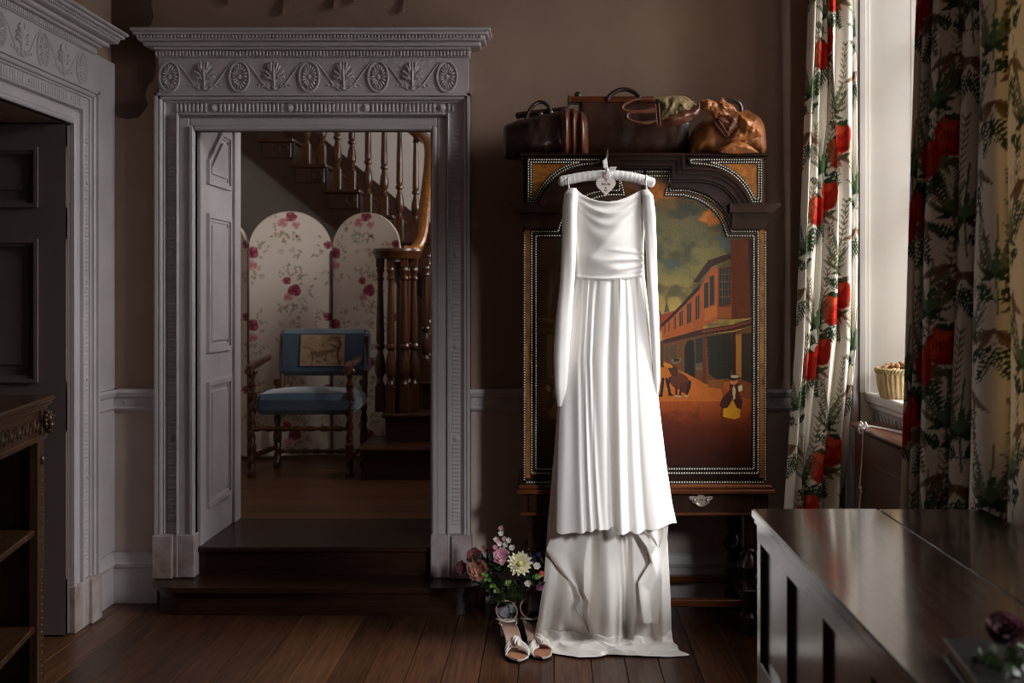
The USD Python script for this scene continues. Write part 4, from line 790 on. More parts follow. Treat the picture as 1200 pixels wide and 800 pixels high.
bg3 = thing('crumpled_holdall', 'crumpled tan leather holdall with drooping handles, rightmost on top of the cabinet', 'bag', (X(850), 4.45, ZT), 'old leather bags on the cabinet')
bd = bag_body(None, [(X(808), ZT, ZT + .05, 4.40, 4.58, 2), (X(815), ZT, Zp(150), 4.37, 4.60, 2.2), (X(835), ZT, Zp(136), 4.35, 4.62, 2.3), (X(855), ZT, Zp(131), 4.35, 4.62, 2.2), (X(872), ZT, Zp(134), 4.35, 4.62, 2.4), (X(887), ZT, Zp(143), 4.36, 4.61, 2.8), (X(893), ZT + .004, Zp(152), 4.39, 4.58, 2.8)], crease=0.03, seed=11)
part(bg3, 'bag_body', bd, m_lea_t, smooth=True)
def leather_flap(outline, d0, relief, mat_, name, seed, thick=0.008):
    """A flap cut to an outline (picture units at distance d0), pillowed and creased."""
    poly = Polygon([(X(x, d0), Zp(y, d0)) for x, y in outline]).buffer(0); m = trimesh.creation.extrude_polygon(poly, thick, engine='earcut')
    t = m.subdivide_to_size(0.012, max_iter=10); t.merge_vertices(); v = np.array(t.vertices); dist = shapely.distance(poly.exterior, shapely.points(v[:, 0], v[:, 1]))
    n = meshkit.fbm(np.stack([v[:, 0] * 34, v[:, 1] * 34, np.full(len(v), seed)], 1), 3, seed)
    y = d0 - v[:, 2] - relief * (1 - np.exp(-dist / 0.02)) * (0.5 + n) - 0.02 * (n - 0.5)
    mb = MB(); mb.add(np.stack([v[:, 0], y, v[:, 1]], 1), np.array(t.faces)[:, ::-1] if False else t.faces); q = trimesh.Trimesh(*mb.get()); trimesh.repair.fix_normals(q); o = MB(); o.add(q.vertices, q.faces); part(bg3, name, o, mat_, smooth=50)
leather_flap([(766, 114), (790, 112), (803, 113), (812, 119), (817, 124), (816, 132), (806, 140), (790, 145), (772, 148), (768, 142), (769, 128)], 4.36, 0.035, m_cloth, 'canvas_flap', 3)
leather_flap([(770, 143), (792, 134), (812, 128), (819, 121), (822, 124), (818, 135), (806, 143), (788, 148), (772, 149)], 4.32, 0.028, m_lea_m, 'side_flap', 5)
leather_flap([(820, 118), (828, 116), (840, 120), (846, 113), (850, 119), (860, 124), (864, 133), (855, 137), (846, 138), (838, 141), (833, 134), (822, 128)], 4.33, 0.04, m_lea_t, 'folded_strap', 7)
leather_flap([(840, 146), (838, 139), (852, 135), (866, 136), (868, 146), (860, 158), (853, 163)], 4.32, 0.03, m_lea_m, 'side_flap', 9)
leather_flap([(866, 134), (874, 138), (889, 147), (893, 160), (876, 164), (858, 166), (853, 164), (864, 150)], 4.315, 0.05, m_lea_t, 'front_fold', 12)
leather_flap([(842, 175), (856, 168), (866, 165), (880, 172), (889, 179), (866, 180), (844, 179)], 4.31, 0.03, m_lea_t, 'front_fold', 15)
for pts, r in (([(768, 118), (748, 116), (732, 122), (730, 128), (742, 131), (768, 131)], .0075), ([(769, 127), (750, 131), (736, 133), (737, 140), (752, 144), (770, 141)], .0075), ([(847, 119), (856, 117), (866, 121), (869, 131)], .008)):
    k = np.linspace(0, 1, len(pts)); P = make_interp_spline(k, np.array([at(x, y, 4.33) for x, y in pts]), 2)(np.linspace(0, 1, 26)); m = MB(); m.tube(P, r, 8); part(bg3, 'handle', m, m_lea_m if pts[0][0] < 800 else m_lea_d)
for a, b in (((838, 144), (850, 160)), ((842, 141), (853, 157)), ((768, 122), (770, 146)), ((772, 121), (774, 147))):
    m = MB(); m.tube([at(*a, 4.275), at(*b, 4.268)], .0032, 6); part(bg3, 'strap_edge', m, m_lea_m)

# ------------------------------------------------------------------ padded hanger, heart tag
m_satin = mat('ivory_satin', (240, 235, 230), 0.32, 0.015, 3, spec=0.45, sheen=0.15)
m_crepe = mat('ivory_crepe', (237, 233, 229), 0.5, 0.015, 3, spec=0.35, sheen=0.2, bump=0.015, bscale=500)
m_ribbon = mat('white_ribbon', (232, 228, 226), 0.5, 0.04, 8)
m_ribpink = mat('pale_pink_cord', (222, 186, 186), 0.6, 0.06, 8)
m_heart = mat('pale_wood_heart', (214, 200, 194), 0.6, 0.06, 20)
m_ink = mat('dark_lettering', (62, 54, 54), 0.7, 0.02)
m_steel = mat('steel_hook', (190, 188, 186), 0.22, 0.04, metal=1.0)
DH = 4.16
def H(x, y, d=DH): return at(x, y, d)
hg = thing('padded_hanger', 'white ruched satin coat hanger hooked over the cabinet top, holding the dress', 'hanger', H(711, 205), None)
kx = np.array([654, 660, 675, 692, 711, 730, 745, 757, 763, 767.5]); ky = np.array([212.5, 211.5, 208.5, 206, 205, 206, 208.5, 211.5, 213.5, 215]); kk = np.linspace(0, 1, len(kx)); N = 150
hp = np.array([H(x, y) for x, y in zip(np.interp(np.linspace(0, 1, N), kk, kx), make_interp_spline(kk, ky, 3)(np.linspace(0, 1, N)))])
rr = 0.0205 * np.minimum(1, np.sqrt(np.minimum(np.arange(N) + 1.5, N - np.arange(N) + .5) / 9)) * (1 + 0.02 * np.sin(np.arange(N) * 1.1) + 0.025 * np.sin(np.arange(N) * 2.3 + 1))
m = MB(); m.tube(hp, rr, 14, up=(0, 1, 0)); part(hg, 'padded_arm', m, m_ribbon, smooth=True)
hk = np.array([H(711, 204), H(711, 190), H(711.5, 180), H(712, 176, 4.18), H(712, 174.5, 4.22), H(712, 174.5, 4.27), H(712, 177, 4.30)])
m = MB(); m.tube(make_interp_spline(np.linspace(0, 1, 7), hk, 2)(np.linspace(0, 1, 24)), .0035, 8); part(hg, 'hook', m, m_steel)
m = MB()
m.tube([H(710.5, 200, 4.14), H(708.5, 195, 4.135), H(708, 189, 4.135), H(709.5, 186, 4.138), H(710.5, 191, 4.135), H(711.5, 198, 4.135)], [.003, .006, .008, .006, .004, .004], 8, flat=.4, up=(0, 1, 0))
m.tube([H(711, 199, 4.135), H(716, 197, 4.13), H(722, 197, 4.13), H(720, 199, 4.13), H(714, 200, 4.13)], [.004, .006, .006, .005, .003], 8, flat=.5, up=(0, 1, 0)); m.ball(H(711.5, 199.5, 4.132), .008, 1)
m.tube([H(712.5, 200, 4.135), H(714, 206, 4.128), H(713, 210, 4.13)], [.006, .006, .005], 8, flat=.4, up=(0, 1, 0)); part(hg, 'ribbon_bow', m, m_ribbon)
tg = thing('heart_tag', 'small pale wooden heart with dark script hanging from the hanger by a pink cord', 'tag', H(710, 219, 4.125))
t = np.linspace(0, 2 * math.pi, 60); hxs = 16 * np.sin(t) ** 3; hzs = 13 * np.cos(t) - 5 * np.cos(2 * t) - 2 * np.cos(3 * t) - np.cos(4 * t); s_ = .040 / 16; c_ = H(709.8, 217.5, 4.125)
heart = Polygon(np.stack([c_[0] + hxs * s_, c_[2] + hzs * s_ * 1.06], 1)).buffer(0); heart = heart.difference(shapely.Point(c_[0] + .002, c_[2] + .016).buffer(.003))
m = MB(); m.plate(heart, 4.122, 4.126); m.plate(heart.buffer(-.0015), 4.121, 4.122); hp_ = part(tg, 'heart_plate', m, m_heart)
for tx, hh, zz in (('Bride', .0105, .0015), ('to', .0075, -.0115), ('be', .0075, -.0225)):
    q = meshkit.text_mesh(tx, hh, .0006); v = np.array(q.vertices); w = v[:, 0].max(); v2 = np.stack([c_[0] + (v[:, 0] - w / 2) + v[:, 1] * .15, 4.121 - v[:, 2], c_[2] + zz + v[:, 1]], 1); mb = MB(); mb.add(v2, q.faces); part(hp_, 'lettering', mb, m_ink, smooth=False)
m = MB(); m.tube([H(710.5, 216, 4.12), H(709.8, 210, 4.128), H(710.3, 203, 4.132), H(711, 198, 4.134)], .0016, 6); m.tube([H(710.5, 216, 4.12), H(711.3, 210, 4.126), H(711.6, 203, 4.13), H(711, 198, 4.134)], .0016, 6); part(tg, 'cord', m, m_ribpink)

# ------------------------------------------------------------------ wedding dress
def clothsheet(rows, left, right, ytab, n, mrow, depth, thick=0.006, back=None):
    """A double sheet hung at picture rows ytab with the given edges; depth(u, v, x, y) gives its distance."""
    v = np.linspace(0, 1, mrow); yy = ytab[0] + (ytab[-1] - ytab[0]) * v
    Lx = np.interp(yy, rows, left); Rx = np.interp(yy, rows, right); u = np.linspace(0, 1, n)
    Uu, Vv = np.meshgrid(u, v, indexing='ij'); XX = Lx[None] + (Rx - Lx)[None] * Uu; YY = np.broadcast_to(yy[None], XX.shape)
    return Uu, Vv, XX, YY
def to_world(XX, YY, D, D0):
    return np.stack([(XX - 645) * D0 / 1200, D, EYE - (YY - 345) * D0 / 1200], -1)
def closed(P, off, flip=False):
    """Front sheet P and a back sheet off metres behind, joined round the edge."""
    Q = P + np.asarray(off); m = MB(); m.grid(P, flip=not flip); m.grid(Q, flip=flip)
    for e, fl in ((0, True), (-1, False)):
        m.grid(np.stack([P[e], Q[e]], 0), flip=fl != flip); m.grid(np.stack([P[:, e], Q[:, e]], 0), flip=fl == flip)
    return m
def g_(x, c, w): return np.exp(-((x - c) / w) ** 2)
dr = thing('wedding_dress', 'long ivory satin wedding dress with draped neckline, sleeves and a train, hanging before the cabinet', 'dress', (H(715, 0)[0], 4.2, 0))
# skirt front
Uu, Vv, XX, YY = clothsheet([324, 370, 420, 480, 540, 590, 622], [670, 664, 657, 655, 653, 652, 651.5], [756, 761, 767, 773, 780, 787, 793], (323, 616), 300, 240, None)
Dk = 4.165 - 0.055 * np.sin(np.pi * np.clip(Uu, 0, 1)) ** 0.6 - 0.05 * Vv
rid = [(0.04, 0.03, .016, .06, .08), (0.16, 0.21, .015, .03, .036), (0.22, 0.285, .017, .02, .03), (0.28, 0.35, .014, .02, .028), (0.42, 0.405, .012, .09, .05), (0.66, 0.535, .030, .06, .05), (0.775, 0.665, .011, .025, .04), (0.92, 0.85, .012, .08, .10)]
for a, b, A, w0, w1 in rid:
    c = a + (b - a) * Vv ** 0.9; w = w0 + (w1 - w0) * Vv; Dk = Dk - 0.72 * A * (0.35 + 1.0 * Vv) * g_(Uu, c, w)
for a, b, A, w0, w1 in [(0.53, 0.46, .024, .03, .026), (0.33, 0.325, .006, .015, .014), (0.245, 0.25, .006, .012, .014), (0.725, 0.605, .010, .02, .02), (0.82, 0.73, .008, .02, .025)]:
    c = a + (b - a) * Vv ** 0.9; w = w0 + (w1 - w0) * Vv; Dk = Dk + 0.72 * A * (0.4 + 0.9 * Vv) * g_(Uu, c, w)
nz_ = meshkit.fbm(np.stack([XX / 26, YY / 150, 0 * XX], -1), 2, 2); Dk = Dk + 0.010 * (nz_ - .5)
gat = np.exp(-(Vv / .10)) * (np.abs(Uu - .5) > .12); Dk = Dk + 0.0035 * np.sin(Uu * 75) * gat      # small gathers under the waist seam
hem = Vv ** 10; trend = 4.165 - 0.055 * np.sin(np.pi * np.clip(Uu, 0, 1)) ** 0.6 - 0.05 * Vv
YY2 = YY + hem * ((trend - Dk) * 110 - 3 + 3 * np.sin(Uu * 11 + .6) + 0.5 * np.sin(Uu * 31) - 4 * Uu + 4)
Pk = to_world(XX, YY2, Dk, 4.15)
part(dr, 'skirt', closed(Pk, (0, 0.012, 0)), m_crepe, smooth=50)
# bodice with cowl neckline and gathers at the waist
ytop = lambda x: np.interp(x, [664, 668, 674, 682, 692, 702, 712, 722, 732, 742, 750, 756, 760], [224, 221, 220.5, 228.5, 234, 236.8, 237.6, 236.4, 233, 228, 223.5, 223.5, 229])
ybot = lambda x: np.interp(x, [664, 672, 690, 710, 735, 757], [324.5, 326, 328.5, 329, 327, 324.5])
u = np.linspace(0, 1, 190); v = np.linspace(0, 1, 190); Uu, Vv = np.meshgrid(u, v, indexing='ij')
xl = np.interp(v, [0, .15, .5, 1], [665, 666, 668, 670]); xr = np.interp(v, [0, .15, .5, .75, 1], [759, 757, 755.5, 754.5, 756]); XX = xl[None] + (xr - xl)[None] * Uu; YY = ytop(XX) * (1 - Vv) + ybot(XX) * Vv
Dk = 4.165 - 0.062 * np.sin(np.pi * np.clip(Uu, 0, 1)) ** 0.55 - 0.012 * np.sin(np.pi * Vv)
q = (XX - 712) / 42
for k, (y0, sag, A, w) in enumerate([(224, 15, .010, 3.0), (227, 24, .013, 4.4), (231, 33, .007, 5), (238, 42, .005, 9)]):
    yc = y0 + sag * (1 - np.clip(np.abs(q), 0, 1.3) ** 2.0); Dk = Dk - A * g_(YY, yc, w) * np.clip(1.1 - 0.5 * np.abs(q), 0, 1)
for x0, y0, x1, y1, A, w, tp in [(756, 297, 712, 293, .010, 2.6, 1), (756, 303, 706, 306, .016, 3.0, 1), (756, 310, 714, 318, .014, 3.2, 1), (756, 316, 730, 322, .008, 2.5, 1), (675, 318, 740, 250, .005, 6, .3), (672, 245, 676, 324, .012, 3.2, 0), (680, 300, 730, 318, .006, 7, .5)]:
    dx, dy = x1 - x0, y1 - y0; L2 = dx * dx + dy * dy; tt_ = ((XX - x0) * dx + (YY - y0) * dy) / L2; ds = np.abs((XX - x0) * dy - (YY - y0) * dx) / math.sqrt(L2)
    Dk = Dk - A * np.exp(-(ds / w) ** 2) * np.clip(1.15 - tt_ * tp, 0, 1) * np.clip(1.6 - np.abs(tt_ - .5) * 2, 0, 1)
Dk = Dk - 0.010 * np.clip((Vv - .94) / .06, 0, 1) ** .5 * 0 - 0.006 * g_(Vv, .975, .02)
Pb = to_world(XX, YY, Dk, 4.15); part(dr, 'bodice', closed(Pb, (0, 0.02, 0)), m_crepe, smooth=50)
# inside back of the neckline
u2 = np.linspace(0, 1, 60); v2 = np.linspace(0, 1, 30); U2, V2 = np.meshgrid(u2, v2, indexing='ij'); X2_ = 668 + 88 * U2; Y2_ = 226 + 5 * np.sin(np.pi * U2) * 0 + 12 * np.sin(np.pi * U2) + 40 * V2
# sleeves: long empty sleeves hanging at the sides
def sleeve(ys, xs, ws, dd, seed):
    k = np.linspace(0, 1, len(ys)); n = 110; t = np.linspace(0, 1, n); yy = np.interp(t, k, ys); xx = make_interp_spline(k, xs, 2)(t); ww = np.interp(t, k, ws); de = np.interp(t, k, dd)
    th = np.linspace(0, 2 * math.pi, 28, endpoint=False); sc = 4.15 / 1200; V = []
    for i in range(n):
        r = ww[i] * sc / 2; nn = 1 + 0.10 * np.sin(3 * th + seed + yy[i] * .015)
        V.append(np.stack([(xx[i] - 645) * sc + r * np.cos(th), de[i] - r * 0.95 * np.sin(th) * nn - 0.004 * np.sin(th) * math.sin(yy[i] * 0.05 + seed), np.full(28, EYE - (yy[i] - 345) * sc)], 1))
    m = MB(); m.grid(np.array(V), closed=True); t_ = trimesh.Trimesh(*m.get()); trimesh.repair.fix_normals(t_); m = MB(); m.add(t_.vertices, t_.faces); part(dr, 'sleeve', m, m_crepe, smooth=True)
sleeve([221, 228, 245, 285, 330, 380, 420, 455, 475], [670.5, 669, 667.5, 666.5, 664.5, 660, 657.5, 657, 657], [10, 16, 17, 17, 17, 19, 18, 14, 8], [4.13, 4.115, 4.105, 4.10, 4.10, 4.10, 4.11, 4.12, 4.13], 1.0)
sleeve([223, 230, 250, 290, 330, 380, 420, 445, 460], [755, 758, 760, 762, 763.5, 766, 768, 769, 769.5], [9, 13, 14, 13, 12, 11.5, 9, 8, 4], [4.13, 4.115, 4.11, 4.11, 4.11, 4.115, 4.12, 4.13, 4.135], 2.2)
for x in (666.5, 757.5):
    m = MB(); m.tube([H(x, 222, 4.13), H(x - .5, 213, 4.128), H(x, 205, 4.15)], .0022, 6); m.tube([H(x + 1, 222, 4.15), H(x + .8, 212, 4.19), H(x, 205, 4.165)], .0022, 6); part(dr, 'hanging_loop', m, m_ribbon)
# back skirt falling behind the hem, and the train pooled on the floor
nu, nv = 300, 260; u = np.linspace(0, 1, nu); v = np.linspace(0, 1, nv); Uu, Vv = np.meshgrid(u, v, indexing='ij')
vs = 0.62                                         # where the cloth meets the floor
fall = np.clip(Vv / vs, 0, 1); flo = np.clip((Vv - vs) / (1 - vs), 0, 1)
yrow = 440 + (742 - 440) * fall                     # picture rows of the falling part, at 4.26 m
Lx = np.interp(yrow, [440, 520, 600, 640, 680, 720, 742], [656, 650, 643, 640, 637, 631, 627]); Rx = np.interp(yrow, [440, 520, 600, 640, 700, 742], [770, 776, 780, 783, 786, 787])
dep = 4.250 - 0.03 * np.sin(np.pi * Uu)
for a, b, A, w0, w1 in [(0.05, 0.03, .03, .05, .06), (0.2, .17, .025, .05, .06), (0.42, .52, .060, .05, .12), (0.60, .62, .022, .03, .03), (0.70, .72, .03, .04, .05), (0.80, .80, .02, .03, .04), (0.93, .92, .03, .05, .05)]:
    c = a + (b - a) * fall; dep = dep - A * (0.5 + .6 * fall) * g_(Uu, c, w0 + (w1 - w0) * fall)
for a, b, A, w in [(0.36, 0.38, .03, .03), (0.56, 0.66, .05, .02), (0.66, .675, .02, .015), (0.86, .87, .03, .03)]: dep = dep + A * g_(Uu, a + (b - a) * fall, w * (0.7 + .8 * fall))
dep = dep + 0.02 * (meshkit.fbm(np.stack([Uu * 9, fall * 3, 0 * Uu], -1), 3, 5) - .5)
dep = np.minimum(dep, 4.272)
Xf = (Lx + (Rx - Lx) * Uu - 645) * 4.24 / 1200; Zf = EYE - (yrow - 345) * 4.24 / 1200
# floor part: fans out towards the viewer
front = lambda uu: np.interp(uu, [0, .06, .14, .25, .36, .45, .55, .75, .93, 1], [4.215, 4.165, 4.10, 4.075, 4.045, 4.05, 4.075, 4.062, 4.062, 4.075])
dB = dep[:, -1:] * 0 + dep
base_d = dep[np.arange(nu), int(vs * (nv - 1))][:, None]
xa = Xf[np.arange(nu), int(vs * (nv - 1))][:, None]
xf = (np.interp(u, [0, .1, .3, .5, .8, 1], [629, 640, 672, 705, 762, 806]) - 645) * 4.07 / 1200
Df = base_d + (front(u)[:, None] - base_d) * flo; XXf = xa + (xf[:, None] - xa) * flo ** 1.1
P3 = np.stack([XXf * 5.5 + 3 * Df, Df * 8 - XXf * 2, 0 * XXf], -1); rdg = 1 - np.abs(2 * meshkit.fbm(P3 + 3, 3, 21) - 1); rdg2 = 1 - np.abs(2 * meshkit.fbm(P3 * 2.1 + 9, 2, 4) - 1)
edge = np.minimum(1, (1 - flo) / .10) * np.minimum(1, Uu / .02) * np.minimum(1, (1 - Uu) / .03)
zfl = 0.006 + (0.060 * np.clip(rdg - .45, 0, 1) ** 1.5 + 0.012 * np.clip(rdg2 - .5, 0, 1) ** 1.5) * (0.15 + 0.85 * edge) * np.minimum(1, flo / .1 + .2)
zfl = zfl * (1 - .55 * np.clip((Uu - .72) / .2, 0, 1) * np.clip((flo - .35) / .3, 0, 1))
bl = 1 / (1 + np.exp(-(Vv - vs) / .012)); 
zrow = np.maximum(Zf, 0.012 + 0 * Zf); Zc = zrow * (1 - bl) + zfl * bl + 0.035 * g_(Vv, vs + .01, .03) * rdg
Yc = dep * (1 - bl) + Df * bl; Xc = Xf * (1 - bl) + XXf * bl
Xc = Xc + 0.012 * np.sin(Yc * 60 + Uu * 20) * flo * (1 - edge) 
Pt = np.stack([Xc, Yc, np.maximum(Zc, 0.004)], -1)
part(dr, 'train', closed(Pt, (0, 0.004, -0.0025)), m_satin, smooth=60)
# cascades: folded corners of the overskirt hanging below the hem on both sides
def cascade(p1, p2, d1, d2, n=60, wob=.012, ph=0.0):
    k1 = np.linspace(0, 1, len(p1)); a = np.array([[np.interp(t, k1, [q[i] for q in p1]) for i in (0, 1)] for t in np.linspace(0, 1, n)]); k2 = np.linspace(0, 1, len(p2)); b = np.array([[np.interp(t, k2, [q[i] for q in p2]) for i in (0, 1)] for t in np.linspace(0, 1, n)])
    w = np.linspace(0, 1, 26); P = np.zeros((n, 26, 3))
    for j, t in enumerate(w):
        q = a * (1 - t) + b * t; d = d1 + (d2 - d1) * t - wob * math.sin(t * 7 + ph) - 0.008 * np.sin(np.linspace(0, 1, n) * 9 + t * 3 + ph); P[:, j] = np.stack([(q[:, 0] - 645) * 4.17 / 1200, d, EYE - (q[:, 1] - 345) * 4.17 / 1200], 1)
    part(dr, 'cascade', closed(P, (0, .004, 0)), m_satin, smooth=60)
cascade([(651, 600), (645, 632), (640, 646), (648, 660), (660, 676), (672, 688), (678, 702), (672, 712), (680, 728), (690, 742)], [(690, 604), (688, 634), (685, 655), (684, 668), (684, 684), (684, 692), (690, 704), (688, 716), (690, 730), (692, 744)], 4.205, 4.165, ph=.6)
cascade([(785, 600), (783, 632), (779, 660), (777, 690), (775, 708), (772, 735)], [(746, 600), (745, 622), (757, 640), (763, 658), (748, 682), (752, 728)], 4.205, 4.17, ph=2.0)
cascade([(755, 606), (757, 622), (766, 634), (771, 640)], [(776, 606), (777, 618), (776, 630), (773, 641)], 4.15, 4.165, n=30)

# ------------------------------------------------------------------ flowered curtains
m_curt = mat('printed_linen', (255, 255, 255), 0.8, 0.03, 30, tint=True, spec=0.15, translucent=0.028, tcol=(255, 206, 110), bump=0.05, bscale=700)
m_lining = mat('curtain_lining', (206, 188, 150), 0.85, 0.04, 8, spec=0.1)
def print_curtain(S, Z, cols, seed):
    pr = Print(S, Z, (236, 230, 218)); rg = random.Random(seed)
    RED, RD2, RD3, DG, GG, OL, BR = (200, 50, 34), (142, 26, 22), (232, 104, 70), (58, 76, 56), (104, 124, 104), (112, 104, 62), (116, 84, 58)
    per = 0.645
    for (s0, z0, kind) in cols:
        k0 = int((z0 - 3.3) / per) - 1
        for k in range(-6, 7):
            z = z0 + k * per
            if z < -0.3 or z > 3.6: continue
            j = lambda a: rg.uniform(-a, a)
            # long grey-green blades and stems
            pr.line([(s0 + .01, z + .30), (s0 + .0, z + .16), (s0 + .01, z + .02)], .006, GG)
            for a, l in ((2.2, .16), (1.9, .20), (1.2, .17), (0.9, .15), (2.6, .12)): pr.leaf(s0, z + .12, s0 + l * math.cos(a), z + .12 + l * math.sin(a), .018, GG, .9)
            # seed head / bud
            pr.ell(s0 + .005, z + .155, .020, .026, (96, 126, 92)); pr.leaf(s0, z + .175, s0 + .012, z + .215, .02, (84, 110, 80))
            for a in (0.4, 2.8, -0.3, 3.4): pr.leaf(s0, z + .13, s0 + .06 * math.cos(a), z + .13 + .06 * math.sin(a), .018, DG)
            # grass plumes
            for sg, hh in ((1, .34), (-1, .24)):
                x1 = s0 + sg * .075; pr.line([(s0 + sg * .02, z + .05), (s0 + sg * .05, z + .20), (x1, z + hh + .08)], .003, OL)
                for q in range(13):
                    t = q / 13; yy = z + .14 + t * (hh - .05); xx = s0 + sg * (.045 + .03 * t)
                    for sd in (-1, 1): pr.leaf(xx, yy, xx + sd * (.030 - .014 * t), yy + .024, .007, OL if q % 3 else BR, .9)
            # pointed brown-green leaves
            for a, l in ((3.6, .12), (4.0, .10), (-0.5, .12), (-0.9, .09)): pr.leaf(s0, z - .02, s0 + l * math.cos(a), z - .02 + l * math.sin(a), .026, BR if kind else OL, .9)
            # dark ferns
            for a, l in ((4.3, .17), (5.1, .15), (0.5, .12), (2.7, .13)): pr.fern(s0 + j(.01), z + (-.06 if a > 3.5 else .06), a, l * .75, 8, .0075, DG)
            if kind == 2: continue
            # pair of scarlet blooms, one tucked behind the other
            for bx, bz, w, h in ((.052, .035, .052, .064), (-.038, -.028, .060, .068)):
                pr.ell(s0 + bx, z + bz, w, h, RED, 1, 0, .05, k); pr.leaf(s0 + bx - w * .6, z + bz - h * .9, s0 + bx - w * .5, z + bz + h * 1.1, w * .55, RD3, .6)
                for q in range(-3, 4): pr.line([(s0 + bx + q * w * .16, z + bz - h * .85), (s0 + bx + q * w * .26, z + bz + h * .7)], .0035, RD2, .65)
                pr.ell(s0 + bx, z + bz - h * .75, w * .8, h * .18, RD2, .6); pr.ell(s0 + bx + w * .55, z + bz - h * .1, w * .4, h * .7, RD2, .45); pr.ell(s0 + bx - w * .15, z + bz + h * .55, w * .45, h * .35, RD3, .55); pr.line([(s0 + bx - w * .75, z + bz + h * .5), (s0 + bx - w * .1, z + bz - h * .15), (s0 + bx + w * .75, z + bz + h * .45)], .005, RD2, .8)
                pr.leaf(s0 + bx - w * .5, z + bz + h * .95, s0 + bx + w * .6, z + bz + h * .8, .022, DG)
            pr.fern(s0 - .05, z - .09, 4.5, .12, 6, .014, DG); pr.leaf(s0 + .02, z - .06, s0 + .10, z - .03, .02, (92, 100, 70))
    return pr
def curtain(name, label, folds, edges, dfun, dirn, amp, zt_, zb_, nz, nper, cols, seed, lining=None):
    """folds: fold borders from 0 to 1 along the heading; edges(z) -> picture columns of both sides; dfun(u) -> distance."""
    th = thing(name, label, 'curtain', (1.2, dfun(.5), 0), 'floral curtains at the window')
    us, ph = [], []
    for a, b in zip(folds, folds[1:]):
        t = np.linspace(0, 1, nper, endpoint=False); us.append(a + (b - a) * t); ph.append(t)
    us = np.concatenate(us + [[folds[-1]]]); ph = np.concatenate(ph + [[0.0]])
    z = np.linspace(zb_, zt_, nz); U, Z = np.meshgrid(us, z, indexing='ij'); F = np.meshgrid(ph, z, indexing='ij')[0]
    wob = 0.012 * np.sin(Z * 2.3 + U * 9) + 0.006 * np.sin(Z * 5.1 + U * 23)
    d = dfun(U); el, er = edges(Z, d); PX = el + (er - el) * U + 260 * wob * np.sin(np.pi * U)
    X = (PX - 645) * d / 1200; bul = np.clip(np.sin(np.pi * F), 0, 1) ** 0.55 * (amp * (1 + 0.25 * np.sin(U * 17))) * (0.75 + 0.25 * (zt_ - Z) / (zt_ - zb_))
    wid = np.interp(us, [(a + b) / 2 for a, b in zip(folds, folds[1:])], np.sqrt(np.diff(folds) / np.diff(folds).mean())); bul = bul * wid[:, None]
    P = np.stack([X + dirn[0] * bul, d + dirn[1] * bul, Z], -1)
    mid = P[:, nz // 2, :2]; s = np.concatenate([[0], np.cumsum(np.linalg.norm(np.diff(mid, axis=0), axis=1))]); Sg = np.repeat(s[:, None], nz, 1)
    cs = [(np.interp(c[0], us, s), c[1], c[2]) for c in cols]; pr = print_curtain(Sg, Z, cs, seed)
    g = MB(); g.grid(P); body = part(th, 'curtain_cloth', g, m_curt, tint=pr.c)
    if lining:
        i = us <= lining; Q = P[i][:, ::6] - np.array([dirn[0], dirn[1], 0]) * 0.02; g = MB(); g.grid(Q); part(th, 'curtain_lining', g, m_lining, smooth=True)
    return th
zl = lambda py, d=4.25: EYE - (py - 345) * d / 1200
def ed_l(Z, d):
    py = 345 - (Z - EYE) * 1200 / 4.25; return np.interp(py, [-60, 0, 200, 400, 590, 760], [945, 947, 940, 932, 919, 905]), np.interp(py, [-60, 0, 250, 400, 500, 590, 760], [999, 1001, 1005, 1003, 994, 988, 985])
curtain('floral_curtain', 'sunlit cream curtain with scarlet flowers hanging between the cabinet and the window recess', [0, .12, .27, .36, .60, .90, 1.0], ed_l, lambda u: 4.27 - 0.03 * u, (0.25, -0.97), 0.040, 3.2, 0.06, 620, 30,
        [(.585, zl(172), 0), (.31, zl(238), 1), (.93, zl(262), 2), (.06, zl(150), 2)], 3)
def ed_r(Z, d):
    py = 345 - (Z - EYE) * 1200 / 3.4; return np.interp(py, [-100, 0, 300, 600, 900], [1079, 1077, 1067, 1058, 1052]), np.full_like(Z, 1262.0)
curtain('floral_curtain', 'shadowed red-flowered curtain beside the window, its right edge glowing yellow', [0, .05, .095, .285, .395, .60, .80, 1.0], ed_r, lambda u: (1.14 + 0.145 * np.clip(u / .4, 0, 1) ** .8) * 1200 / ((1068 + (1262 - 1068) * u) - 645), (-0.85, -0.5), 0.05, 3.2, 0.06, 520, 30,
        [(.03, EYE - (20 - 345) * 3.3 / 1200, 0), (.11, EYE - (250 - 345) * 3.2 / 1200, 2), (.27, EYE - (300 - 345) * 3.1 / 1200, 2), (.45, EYE - (190 - 345) * 3.0 / 1200, 2), (.65, EYE - (60 - 345) * 2.8 / 1200, 2), (.75, EYE - (200 - 345) * 2.7 / 1200, 2), (.93, EYE - (120 - 345) * 2.6 / 1200, 0), (.19, EYE - (175 - 345) * 3.2 / 1200, 0), (.36, EYE - (60 - 345) * 3.1 / 1200, 2), (.55, EYE - (110 - 345) * 2.9 / 1200, 2), (.84, EYE - (250 - 345) * 2.6 / 1200, 0)], 6, lining=0.575)

